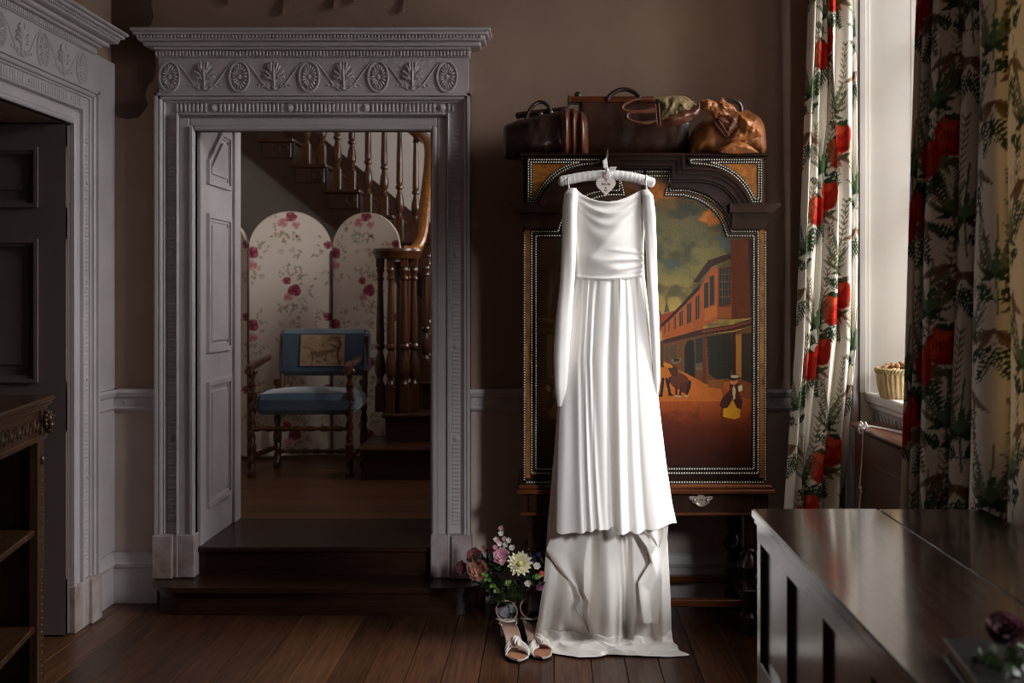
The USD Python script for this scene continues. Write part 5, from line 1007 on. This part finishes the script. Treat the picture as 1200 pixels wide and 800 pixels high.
# ------------------------------------------------------------------ basket on the sill
m_wick = mat('straw_wicker', (208, 184, 138), 0.7, 0.2, 40, bump=0.1, bscale=200)
m_wickd = mat('woven_rim', (178, 160, 114), 0.75, 0.25, 60, bump=0.1, bscale=200)
m_pot = mat('dried_petals', (178, 138, 96), 0.8, 0.35, 30, c2=(122, 84, 56))
bkx, bky, bkz = 1.405, 4.07, 1.03
bt = thing('wicker_basket', 'round straw basket filled with dried petals on the white window sill', 'basket', (bkx, bky, bkz))
m = MB(); n = 64; th = np.linspace(0, 2 * math.pi, n * 3, endpoint=False)
zz = np.linspace(0, 0.105, 40); V = []
for q, z in enumerate(zz):
    r = 0.088 + 0.016 * math.sin(min(1, z / .09) * 1.5) ; w = (1 + 0.028 * np.cos(th * 32 + (q // 3 % 2) * math.pi * 0.0)) * (1 + 0.012 * math.cos(q * 2.2)); V.append(np.stack([bkx + r * w * np.cos(th), bky + r * w * np.sin(th), np.full(n * 3, bkz + z)], 1))
for r in (0.088, 0.06, 0.0): V.append(np.stack([bkx + r * np.cos(th), bky + r * np.sin(th), np.full(n * 3, bkz + .085)], 1))
m.grid(np.array(V)[::-1], closed=True, flip=False); part(bt, 'basket_wall', m, m_wick, smooth=True)
m = MB(); m.box(bkx - .06, bkx + .06, bky - .06, bky + .06, bkz, bkz + .004); part(bt, 'basket_base', m, m_wick)
m = MB(); tt = np.linspace(0, 2 * math.pi, 241)
for ph in (0, math.pi): m.tube(np.stack([bkx + (0.102 + .006 * np.cos(tt * 26 + ph)) * np.cos(tt), bky + (0.102 + .006 * np.cos(tt * 26 + ph)) * np.sin(tt), bkz + .108 + .007 * np.sin(tt * 26 + ph)], 1), .0055, 6, cap=False)
part(bt, 'braided_rim', m, m_wickd)
m = MB(); rg = random.Random(2)
for q in range(170):
    a, r = rg.uniform(0, 6.3), .09 * math.sqrt(rg.random()); m.ball((bkx + r * math.cos(a), bky + r * math.sin(a), bkz + .10 + .035 * (1 - (r / .09) ** 2) * rg.random() + .012), rg.uniform(.006, .012), 1, (1, 1, rg.uniform(.4, .9)))
part(bt, 'dried_petals', m, m_pot, 'heap of brown dried petals', kind='stuff')

# ------------------------------------------------------------------ wooden box below the window with a tied string
m_box = mat('polished_brown_box', (136, 78, 42), 0.3, 0.25, 5, WOODY, c2=(88, 47, 26), dist=.5, coat=.3)
m_boxd = mat('box_front', (84, 46, 32), 0.32, 0.3, 5, WOODY, c2=(48, 27, 20), dist=.5, coat=.3)
wbx = thing('wooden_chest', 'upright brown wooden chest under the window with white string tied round its top', 'chest', (1.28, 3.75, 0))
m = MB(); m.box(1.215, 1.33, 3.38, 4.10, 0.03, 0.91, .012); part(wbx, 'chest_body', m, m_boxd)
m = MB(); m.box(1.205, 1.338, 3.36, 4.115, 0.905, 0.93, .010); part(wbx, 'lid', m, m_box)
m = MB(); m.box(1.212, 1.217, 3.48, 4.0, .12, .80, .002); part(wbx, 'front_panel', m, m_boxd)
m = MB()
for a, b in ((3.32, 3.38), (4.16, 4.22)): m.box(1.22, 1.325, a, b, 0, .03, .004)
for k, yy in enumerate((3.43, 4.05)):
    m = MB(); m.box(1.22, 1.325, yy - .03, yy + .03, 0, .032, .004); part(wbx, 'foot', m, m_boxd)
sg = thing('tied_string', 'white string tied in a bow over the brown chest and hanging down its front', 'string', (1.2, 3.95, .9))
zs_ = .9325; y0 = 3.93; m = MB(); S2 = lambda pts, n=30, k=2: make_interp_spline(np.linspace(0, 1, len(pts)), np.array(pts, float), k)(np.linspace(0, 1, n))
m.tube(S2([(1.325, 3.70, zs_), (1.27, 3.86, zs_), (1.21, 3.97, zs_ + .002), (1.203, y0, .930)]), .0035, 6); m.tube(S2([(1.30, 3.60, zs_), (1.26, 3.85, zs_ + .001), (1.208, y0, zs_)]), .003, 6); part(sg, 'string_run', m, m_ribbon)
m = MB(); m.tube(S2([(1.203, y0, .929), (1.20, y0 + .03, .948), (1.20, y0 + .055, .923), (1.199, y0 + .035, .903), (1.20, y0, .923)]), .0035, 6); m.tube(S2([(1.203, y0, .929), (1.20, y0 - .03, .953), (1.20, y0 - .045, .936), (1.20, y0, .923)]), .0035, 6); m.ball((1.2, y0, .926), .008, 1); part(sg, 'bow', m, m_ribbon)
m = MB(); m.tube(S2([(1.2, y0, .923), (1.198, y0 + .01, .80), (1.197, y0 + .03, .70), (1.199, y0 + .02, .69), (1.197, y0 + .035, .60), (1.198, y0 + .02, .45), (1.198, y0 + .03, .35)], 50), .0028, 6); m.ball((1.197, y0 + .026, .695), .006, 1); part(sg, 'hanging_end', m, m_ribbon)

# ------------------------------------------------------------------ black oak coffer in the right foreground
m_cof = mat('black_oak', (40, 28, 24), 0.24, 0.3, 5, WOODY, c2=(22, 16, 15), bump=0.07, bscale=14, dist=.6, coat=.9, coat_rough=.14, rvar=.06)
m_coft = mat('black_oak_top', (44, 29, 24), 0.2, 0.3, 4, (16, 0.7, 16), c2=(24, 16, 14), bump=0.06, bscale=10, dist=.8, coat=.9, coat_rough=.11, rvar=.05)
m_cofv = mat('black_oak_upright', (40, 28, 24), 0.24, 0.3, 5, WOODZ, c2=(22, 16, 15), bump=0.07, bscale=14, dist=.6, coat=.9, coat_rough=.14)
cf = thing('oak_coffer', 'long black oak coffer with panelled side and polished plank top in the right foreground', 'chest', (.91, 1.95, 0))
kx0, kx1, ky0, ky1, kz = .576, 1.205, 1.02, 2.857, .84
xs_ = [kx0 - .012, .917, kx1 + .01]
for k in range(2):
    a0, a1 = xs_[k], xs_[k + 1]
    p = Polygon([(a0 + .0008, ky0 - .02), (a1 - .0008, ky0 - .02), (a1 - .0008, ky1 + .015), (a0 + .0008, ky1 + .015)]); m = MB(); m.slab(p.buffer(-.004), kz - .026, kz - .001 * k); m.slab(p, kz - .022, kz - .004 - .001 * k); part(cf, 'top_plank', m, m_coft)
m = MB(); m.box(kx0 - .006, kx1 + .004, ky0 - .01, ky1 + .008, kz - .04, kz - .026, .004); part(cf, 'top_moulding', m, m_cof)
m = MB(); m.box(kx0 + .03, kx1 - .03, ky0 + .03, ky1 - .03, .12, kz - .04); part(cf, 'carcass', m, m_cof, smooth=False)
for x_, s in ((kx0, 1), (kx1, -1)):
    m = MB(); m.box(x_, x_ + s * .035, ky0, ky1, .754, kz - .04, .003); part(cf, 'top_rail', m, m_cof)
    m = MB(); m.box(x_, x_ + s * .035, ky0, ky1, .33, .43, .003); part(cf, 'middle_rail', m, m_cof)
    m = MB(); m.box(x_, x_ + s * .035, ky0, ky1, .06, .14, .003); part(cf, 'bottom_rail', m, m_cof)
    for k, yy in enumerate((2.81, 2.495, 2.166, 1.84, 1.51, 1.18)):
        y1 = ky1 if k == 0 else yy + .075; m = MB(); m.box(x_ + s * .0005, x_ + s * .036, yy, y1, 0 if k == 0 else .09, .80, .003); part(cf, 'stile', m, m_cofv)
    for ya, yb in zip((2.495 + .075, 2.166 + .075, 1.915, 1.585, 1.255), (2.81, 2.495, 2.166, 1.84, 1.51)):
        for za, zb2 in ((.43, .754), (.14, .33)):
            m = MB(); m.box(x_ + s * .014, x_ + s * .034, ya - .01, yb + .01, za - .01, zb2 + .01); part(cf, 'panel', m, m_cofv)
for y_, s in ((ky0, 1), (ky1, -1)):
    m = MB(); m.box(kx0 + .002, kx1 - .002, y_ + s * .001, y_ + s * .035, .12, kz - .04, .003); part(cf, 'end_board', m, m_cof)
for xx in (kx0 + .002, kx1 - .062): 
    m = MB(); m.box(xx, xx + .06, ky0 + .002, ky0 + .07, 0, .12, .003); part(cf, 'foot', m, m_cofv)
m = MB(); m.box(kx1 - .062, kx1 - .002, ky1 - .07, ky1 - .002, 0, .12, .003); part(cf, 'foot', m, m_cofv)
# black book and a rose lying on the coffer
m_bk = mat('black_cover', (24, 22, 24), 0.28, 0.15, 20); m_pg = mat('book_pages', (176, 164, 150), 0.8, 0.08, 90)
R3 = lambda a, c: (lambda v: np.stack([c[0] + (v[:, 0] - c[0]) * math.cos(a) - (v[:, 1] - c[1]) * math.sin(a), c[1] + (v[:, 0] - c[0]) * math.sin(a) + (v[:, 1] - c[1]) * math.cos(a), v[:, 2]], 1))
bkk = thing('black_book', 'glossy black book lying on the near right corner of the dark coffer', 'book', (.80, 1.56, kz))
rot = R3(-.12, (.64, 1.65)); m = MB(); m.box(.645, .90, 1.50, 1.70, kz, kz + .004, .001); m.box(.645, .90, 1.50, 1.70, kz + .026, kz + .031, .0015); m.box(.893, .90, 1.50, 1.70, kz + .002, kz + .03, .001); part(bkk, 'cover', m.map(rot), m_bk)
m = MB(); m.box(.652, .893, 1.507, 1.693, kz + .004, kz + .026); part(bkk, 'pages', m.map(rot), m_pg)

# ------------------------------------------------------------------ flowers
m_leaf = mat('dark_green_leaf', (52, 74, 40), 0.5, 0.3, 30, c2=(34, 52, 30), translucent=.15)
m_leafl = mat('light_green_leaf', (108, 144, 66), 0.5, 0.2, 30, translucent=.2)
m_stem = mat('green_stem', (66, 88, 48), 0.55, 0.15, 20)
def pm(n, c): return mat(n, c, 0.6, 0.10, 60, spec=.25, translucent=.18, sheen=.1)
m_rose = pm('pink_rose_petal', (222, 168, 184)); m_rosed = pm('dusky_rose_petal', (150, 92, 96)); m_cream = pm('cream_petal', (240, 234, 200)); m_whitep = pm('white_petal', (240, 236, 228)); m_coral = pm('coral_petal', (226, 120, 98)); m_purple = pm('purple_petal', (104, 76, 148)); m_blue = pm('dark_blue_petal', (54, 54, 92)); m_peach = pm('peach_petal', (190, 138, 116)); m_mauve = pm('mauve_petal', (166, 96, 134)); m_yel = pm('yellow_centre', (214, 206, 120))
def petal(m, base, out, up, L, W, curl, n=6, w=5, cup=.25):
    out, up = np.array(out, float), np.array(up, float); out /= np.linalg.norm(out); up -= out * (up @ out); up /= np.linalg.norm(up); sd = np.cross(out, up)
    t = np.linspace(0, 1, n); s = np.linspace(-1, 1, w); prof = W * np.sin(np.pi * np.clip(t * .86 + .1, 0, 1)) ** .7
    P = np.array([[np.asarray(base) + out * (L * (tt - curl * tt * tt * .35)) + up * (L * curl * tt * tt + cup * pw * (ss * ss)) + sd * ss * pw for ss in s] for tt, pw in zip(t, prof)]); m.grid(P); return m
def frame(ax):
    ax = np.array(ax, float); ax /= np.linalg.norm(ax); a = np.cross(ax, [0.2, 0.1, 1.0]); a /= np.linalg.norm(a); return ax, a, np.cross(ax, a)
def rose3(c, ax, r, seed=0, layers=4):
    ax, a, b = frame(ax); rg = random.Random(seed); m = MB(); c = np.array(c)
    for l in range(layers):
        f = (l + .6) / layers; n = 4 + l
        for q in range(n):
            t = 2 * math.pi * (q + .37 * l) / n + rg.uniform(-.1, .1); o = a * math.cos(t) + b * math.sin(t)
            petal(m, c + o * r * .16 * f, ax * (1.15 - f) + o * f * 1.0, -o + ax * .3 if f < .7 else ax, r * (.75 + .35 * f), r * (.30 + .34 * f), -.25 if f < .7 else .35, cup=.3 * r / r)
    m.ball(c + ax * r * .35, r * .28, 1); return m
def daisy(c, ax, r, n, wd, layers=1, lift=.15, seed=0, curl=.2):
    ax, a, b = frame(ax); m = MB(); c = np.array(c); rg = random.Random(seed)
    for l in range(layers):
        k = 1 - l / layers * .75
        for q in range(n):
            t = 2 * math.pi * (q + .5 * (l % 2)) / n + rg.uniform(-.08, .08); o = a * math.cos(t) + b * math.sin(t); up_ = lift + l * (.9 / layers)
            petal(m, c + ax * r * .05 * l, o + ax * up_, ax - o * .2, r * k * rg.uniform(.9, 1.05), wd * (1 - .3 * l / layers), curl, n=5, w=3, cup=.4)
    return m
def sprig(m, p, d, L, n, w):
    p, d = np.array(p, float), np.array(d, float); d /= np.linalg.norm(d); _, a, b = frame(d)
    for q in range(n):
        t = (q + 1) / n; o = a * math.cos(q * 2.4) + b * math.sin(q * 2.4); petal(m, p + d * L * t, d * .6 + o, d, L * .45, w, .1, n=4, w=3)
bq = thing('bouquet', 'bridal bouquet of pink rose, cream dahlia and small wild flowers standing on the floor', 'bouquet', at(598, 733, 4.45))
DB = 4.36
fp = lambda x, y, d=DB: at(x, y, d - .10)
tocam = lambda x, z, yb=-1.0: np.array([x, yb, z], float)
for k, (x, y, r, mt, ax, d) in enumerate([(588, 652, .034, m_rose, (-.1, .35), 4.30), (543, 664, .028, m_rosed, (-.6, .1), 4.36), (557, 652, .034, m_rosed, (-.3, .5), 4.38), (632, 686, .018, m_mauve, (.4, -.3), 4.33), (646, 664, .022, m_rosed, (.5, .1), 4.40), (640, 684, .018, m_rosed, (.5, -.2), 4.37)]):
    part(bq, 'rose', rose3(fp(x, y, d), tocam(*ax), r, k), mt, None if k else 'open pale pink rose', smooth=True)
m = MB(); c_ = fp(562, 668, 4.31); rose3_ = rose3(c_, tocam(-.2, .3), .046, 31, 5); part(bq, 'peony', rose3_, m_peach, 'large drooping peach bloom', smooth=True)
dh_ = fp(609, 660, 4.27); part(bq, 'dahlia', daisy(dh_, tocam(.1, .25), .058, 15, .0085, 5, .05, 3), m_cream, 'spiky cream dahlia with yellow centre', smooth=True)
m = MB(); m.ball(dh_ + np.array([0.002, -.03, .008]), .012, 1); part(bq, 'dahlia_centre', m, m_yel)
for k, (x, y, r, mt, d) in enumerate([(600, 642, .018, m_whitep, 4.32), (629, 663, .022, m_whitep, 4.30), (619, 683, .020, m_whitep, 4.29), (597, 655, .014, m_purple, 4.28), (594, 650, .011, m_purple, 4.29), (625, 654, .020, m_blue, 4.31), (632, 650, .015, m_blue, 4.33), (617, 656, .014, m_blue, 4.34), (570, 645, .015, m_rosed, 4.37), (579, 651, .012, m_whitep, 4.35), (566, 641, .012, m_peach, 4.4), (574, 657, .011, m_mauve, 4.33), (585, 659, .012, m_coral, 4.29)]):
    part(bq, 'small_flower', daisy(fp(x, y, d), tocam(.15 * math.sin(k * 2), .25 + .2 * math.cos(k)), r, 6, r * .36, 2, .35, k, .3), mt, smooth=True)
part(bq, 'small_flower', rose3(fp(634, 672, 4.29), tocam(.3, .2), .014, 77, 3), m_coral, 'small coral bud', smooth=True)
for k, (x, y) in enumerate([(587, 619), (586.5, 625), (582, 632), (591, 631), (585, 637), (593, 638), (580, 641), (590, 645), (597, 633), (583, 634)]):
    part(bq, 'stock_blossom', daisy(fp(x, y, 4.33 - .004 * k), tocam(.4 * math.sin(k * 2.2), .3), .013 + .0012 * (k % 3), 5, .0062, 2, .3, k), m_whitep if k % 3 else m_rose, smooth=True)
m = MB(); rg = random.Random(12)
for q in range(9): m.ball(fp(586.5 + rg.uniform(-2, 6), 616 + q * 3.2, 4.335), .004, 1)
m.tube([fp(594, 690, 4.37), fp(589, 650, 4.35), fp(587, 615, 4.34)], .0022, 6); part(bq, 'stock_stem', m, m_leafl)
for k in range(46):
    a = rg.uniform(0, 2 * math.pi); r = rg.uniform(.3, 1) ; x = 594 + 44 * r * math.cos(a); y = 667 - 26 * r * math.sin(a); d = 4.36 + rg.uniform(-.03, .08)
    m = MB(); sprig(m, fp(594 + 20 * r * math.cos(a), 674 - 10 * r * math.sin(a), d), (math.cos(a) * 1.0, rg.uniform(-.6, .1), math.sin(a) * .9 + .1), rg.uniform(.05, .095), 6, rg.uniform(.007, .012)); part(bq, 'leaf_sprig', m, m_leaf, smooth=True)
for x, y, dx, dz in ((586, 692, -.3, .2), (583, 688, -.6, .4), (592, 686, .3, .5), (577, 681, -.8, .5), (573, 676, -.7, .7), (624, 676, .5, .2)):
    m = MB(); sprig(m, fp(x, y, 4.27), (dx, -.6, dz), .035, 5, .008); part(bq, 'leaf_sprig', m, m_leafl, smooth=True)
for k in range(11):
    a = k * 2.4; m = MB(); top = fp(596 + 9 * math.cos(a), 690 + 3 * math.sin(a), 4.37 + .02 * math.sin(a)); bot = np.array([-.174 + .028 * math.cos(a + 2), 4.455 + .022 * math.sin(a + 2), .004]); mid = np.array([-.172 + .012 * math.cos(a), 4.43 + .01 * math.sin(a), .10]); m.tube(S2([top, mid, bot], 12), .0038, 6); part(bq, 'stem', m, m_stem)
m_sheer = mat('sheer_grey_ribbon', (188, 192, 204), 0.45, 0.05, 20, alpha=.72)
m = MB(); m.lathe([(.022, .07), (.021, .09), (.0205, .12), (.023, .145)], (-.172, 4.43, 0), 16); part(bq, 'ribbon_wrap', m, m_sheer)
def ribbon(pts, w, nrm_wave, sd=(1, 0, 0)):
    P = S2(pts, 40); t = np.linspace(0, 1, 40); s = np.linspace(-.5, .5, 7); G = np.array([[p + np.array(sd) * w * ss * (1 + .3 * math.sin(tt * 9)) + np.array([0, -nrm_wave * math.sin(tt * 11 + ss * 4), 0]) for ss in s] for p, tt in zip(P, t)]); m = MB(); m.grid(G); return m
part(bq, 'ribbon_tail', ribbon([at(588, 711, 4.41), at(592, 718, 4.39), at(599, 728, 4.39), at(605, 736, 4.40)], .040, .008, (.9, 0, .45)), m_sheer, smooth=True)
part(bq, 'ribbon_tail', ribbon([at(592, 711, 4.41), at(588, 719, 4.40), at(589, 731, 4.41)], .022, .006, (.9, 0, .3)), m_sheer, smooth=True)
rs_ = thing('dusky_rose', 'dusky pink rose in dark leaves lying on the black book', 'flower', at(1178, 755, 1.56))
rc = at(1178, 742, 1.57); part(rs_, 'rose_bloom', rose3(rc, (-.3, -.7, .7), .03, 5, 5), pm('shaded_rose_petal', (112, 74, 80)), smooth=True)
for k in range(9):
    m = MB(); a = k * .75 + .2; sprig(m, (rc[0] + .012 * math.cos(a), rc[1] + .01 * math.sin(a), kz + .034), (math.cos(a), math.sin(a), .25), .03, 4, .009); part(rs_, 'leaf_sprig', m, m_leaf, smooth=True)
m = MB(); m.tube(S2([rc + [0.01, .01, -.015], rc + [.07, .02, -.04], rc + [.13, .0, -.045]], 12), .003, 6); part(rs_, 'stem', m, m_stem)

# ------------------------------------------------------------------ bridal sandals
m_shoe = mat('ivory_shoe_satin', (240, 233, 226), 0.45, 0.04, 8, sheen=.15); m_insole = mat('nude_insole', (214, 172, 154), 0.5, 0.05, 10); m_tanin = mat('tan_toe_lining', (176, 122, 92), 0.55, 0.06, 10); m_sole = mat('dark_sole', (60, 44, 38), .6, .1)
def sandal(heel, toe, label, mir):
    heel, toe = np.array(heel, float), np.array(toe, float); L = np.linalg.norm(toe - heel); ad = (toe - heel) / L; wd = np.array([-ad[1], ad[0]])
    th = thing('sandal', label, 'shoe', (*(heel + toe) / 2, 0), 'pair of bridal sandals'); W = lambda v: np.stack([heel[0] + ad[0] * v[:, 0] + wd[0] * v[:, 1] * mir, heel[1] + ad[1] * v[:, 0] + wd[1] * v[:, 1] * mir, v[:, 2]], 1)
    A = np.linspace(0, L, 50); t = A / L
    half = np.interp(t, [0, .04, .12, .3, .5, .72, .85, .95, 1], [.012, .024, .030, .029, .028, .040, .040, .028, .008]); half = make_interp_spline(t, half, 2)(t) * 1.13; h = .010 + .046 / (1 + np.exp((t - .46) / .085)); off = .006 * np.sin(np.pi * t)
    def slabm(h0, h1, k=1.0, a0=0, a1=50):
        s = np.linspace(-1, 1, 13); top = np.stack([np.repeat(A[a0:a1, None], 13, 1), off[a0:a1, None] + half[a0:a1, None] * k * s[None], (h[a0:a1] + h1)[:, None] + .003 * s[None] ** 2], -1); bot = top - [0, 0, h1 - h0]; m = MB(); m.grid(top); m.grid(bot, flip=True)
        for e, f in ((0, False), (-1, True)): m.grid(np.stack([bot[e], top[e]], 0), flip=f); m.grid(np.stack([bot[:, e], top[:, e]], 0), flip=not f)
        return m
    fl = mir < 0
    part(th, 'outsole', slabm(-.009, -.003, .97).map(W, fl), m_sole); part(th, 'sole_edge', slabm(-.003, .003, 1.0).map(W, fl), m_shoe); part(th, 'insole', slabm(.0032, .0045, .93, 1, 36).map(W, fl), m_insole, 'pale pink insole'); part(th, 'toe_lining', slabm(.0032, .0046, .9, 36, 49).map(W, fl), m_tanin, 'tan lining at the open toe')
    m = MB(); P = np.array([[[.002 + (.048 - .008 * q) * u_ + .006 * q * 0, (.024 - .004 * q) * w_ * (1.0 if 0 < u_ < 1 else .8), .052 * (1 - q)] for u_, w_ in ((0, -1), (0, 1), (.5, 1.1), (1, .9), (1, -.9), (.5, -1.1))] for q in np.linspace(0, 1, 6)]); m.grid(P, closed=True); m.add(P[-1], [[0, 1, 2], [0, 2, 3], [0, 3, 4], [0, 4, 5]]); part(th, 'block_heel', m.map(W, fl), m_shoe, smooth=40)
    # twisted fabric vamp: two fans meeting in a knot
    for s in (-1, 1):
        n1, n2 = 26, 30; u = np.linspace(0, 1, n1); v = np.linspace(0, 1, n2); U, V = np.meshgrid(u, v, indexing='ij')
        knot_a = .72 * L + s * .006; spread = .044 * (1 - .45 * U) ; a_c = (.79 + .06 * s) * L * (1 - U) + knot_a * U; aa = a_c + (V - .5) * 2 * spread * np.where(V < .5, 1.0, .8)
        hw = np.interp(aa, A, half) + .004; yy = s * (hw * np.cos(U * 1.45)) ; hh = np.interp(aa, A, h); zz = hh + .040 * np.sin(U * 1.5) * (1 - .35 * np.abs(V - .5) * 2) + .004 * np.sin(V * 26 + U * 3 + s) * (.3 + U) + .006 * np.sin(np.pi * V)
        P = np.stack([aa, yy + np.interp(aa, A, off), zz], -1); part(th, 'bow_vamp', closed(P, (0, -s * .003, -.004)).map(W, fl), m_shoe, smooth=60)
    m = MB(); kn = trimesh.creation.icosphere(subdivisions=3); v = np.array(kn.vertices); v = v * (1 + .16 * np.sin(v[:, :1] * 9 + v[:, 1:2] * 7)) * [.040, .017, .015] + [.71 * L, .004, .054]; m.add(v, kn.faces); part(th, 'bow_knot', m.map(W, fl), m_shoe, smooth=True)
    T = lambda pts, r=.0032, n=44: MB().tube(S2(pts, n), r, 8)
    c = np.linspace(-.2 * math.pi, 1.2 * math.pi, 16)
    # counter and ankle straps
    m = MB(); m.tube(np.stack([.045 + .03 * np.cos(c + math.pi / 2 * 0) * 0 - .035 * np.sin(c) * 0 + .0 * c, 0 * c, 0 * c], 1) + np.stack([.03 - .036 * np.sin(c), .037 * np.cos(c), .070 + .002 * np.sin(c)], 1), .0034, 8); part(th, 'heel_strap', m.map(W, fl), m_shoe)
    c2 = np.linspace(0, 2 * math.pi, 40); m = MB(); m.tube(np.stack([.040 + .045 * np.cos(c2), .044 * np.sin(c2), .108 - .030 * np.cos(c2)], 1), .0036, 8, cap=False); part(th, 'ankle_strap', m.map(W, fl), m_insole)
    part(th, 'cross_strap', T([(.03, -.037, .070), (.07, -.044, .085), (.10, -.012, .082), (.09, .024, .08), (.05, .040, .072), (.03, .037, .070)]).map(W, fl), m_shoe)
    m = MB(); m.tube([(.055, .044, .070), (.055, .044, .081), (.066, .044, .081), (.066, .044, .070), (.055, .044, .070)], .0014, 6); part(th, 'buckle', m.map(W, fl), m_brass)
fpt = lambda x, y: tuple(at(x, y, 1728 / (y - 345))[:2])
sandal(fpt(592, 742), fpt(609, 777), 'left of the two ivory bow sandals, nearest the bouquet ribbon', 1)
sandal(fpt(620, 739), fpt(638, 774), 'right of the two ivory bow sandals, touching the dress train', -1)

# ------------------------------------------------------------------ carved bookcase at the left edge
m_bc = mat('carved_brown_oak', (88, 60, 38), 0.38, 0.3, 6, WOODZ, c2=(48, 31, 20), bump=.1, bscale=20, dist=.6, coat=.2); m_bch = mat('carved_oak_rail', (92, 62, 38), 0.36, 0.3, 6, WOODY, c2=(50, 32, 20), bump=.1, bscale=20, dist=.6, coat=.25)
bcF = np.array([-1.785, 3.60]); ba = np.array([.2, -.98]); bn = np.array([.98, .2])
bc = thing('carved_bookcase', 'carved dark oak bookcase with empty shelves at the left edge', 'bookcase', (-1.80, 3.0, 0))
def bb(name, a0, a1, o0, o1, z0, z1, mt=m_bc, b=.003, extra=None):
    m = MB(); m.box(a0, a1, o0, o1, z0, z1, b)
    if extra: extra(m)
    part(bc, name, m.map(lambda v: np.stack([bcF[0] + ba[0] * v[:, 0] + bn[0] * v[:, 1], bcF[1] + ba[1] * v[:, 0] + bn[1] * v[:, 1], v[:, 2]], 1), True), mt)
BL, BD = 1.25, -.25; zt_b = 1.085
bb('top', -.035, BL + .03, BD, .035, zt_b - .018, zt_b, m_bch, .006, lambda m: (m.box(-.025, BL + .02, BD, .026, zt_b - .03, zt_b - .018, .003), m.box(-.012, BL + .01, BD, .014, zt_b - .045, zt_b - .03, .003)))
def carve(m):
    a = .10
    while a < BL - .1:
        m.tube(oval(.022, .022, (a, .006, .995), 0, 5, 12)[:, [0, 1, 2]] * [1, 1, 1], .005, 6); m.tube([(a + .03, .006, .975), (a + .045, .008, 1.0), (a + .055, .006, 1.015)], .005, 6); a += .085
bb('frieze', .0, BL, BD + .01, .004, .955, 1.04, m_bch, .002, carve)
bb('frieze_moulding', -.012, BL + .01, BD, .016, .935, .957, m_bch, .005)
bb('end_side', 0, .022, BD, 0, 0, .94); bb('near_side', BL - .022, BL, BD, 0, 0, .94); bb('back_board', .02, BL - .02, BD, BD + .012, .05, .94)
def studs(m):
    z = .12
    while z < .82: m.ball((.035, .006, z), .0065, 1, (1, .6, 1)); z += .024
    m.ball((.035, .008, .865), .014, 2, (1, .7, 1.2))
bb('corner_stile', 0, .075, -.025, .006, 0, .935, m_bc, .003, studs); bb('near_stile', BL - .075, BL, -.025, .006, 0, .935)
for z in (.63, .297): bb('shelf', .02, BL - .02, BD + .01, -.006, z - .022, z, m_bch, .004)
bb('plinth', -.006, BL, BD, .010, 0, .085, m_bch, .004)
def boss(m):
    m.ball((.035, .030, 1.01), .02, 2, (1, .8, .9)); m.ball((.035, .036, .985), .016, 2, (1, .8, 1)); m.ball((.035, .03, .968), .012, 1)
    for q in range(10): m.ball((.035 + .024 * math.cos(q * .63), .024, 1.005 + .026 * math.sin(q * .63)), .0085, 1)
    for s in (-1, 1): m.ball((.035 + s * .008, .045, 1.016), .004, 1); m.ball((.035 + s * .016, .03, 1.028), .006, 1)
bb('carved_boss', .008, .062, -.01, .016, .955, 1.04, m_bc, .003, boss)
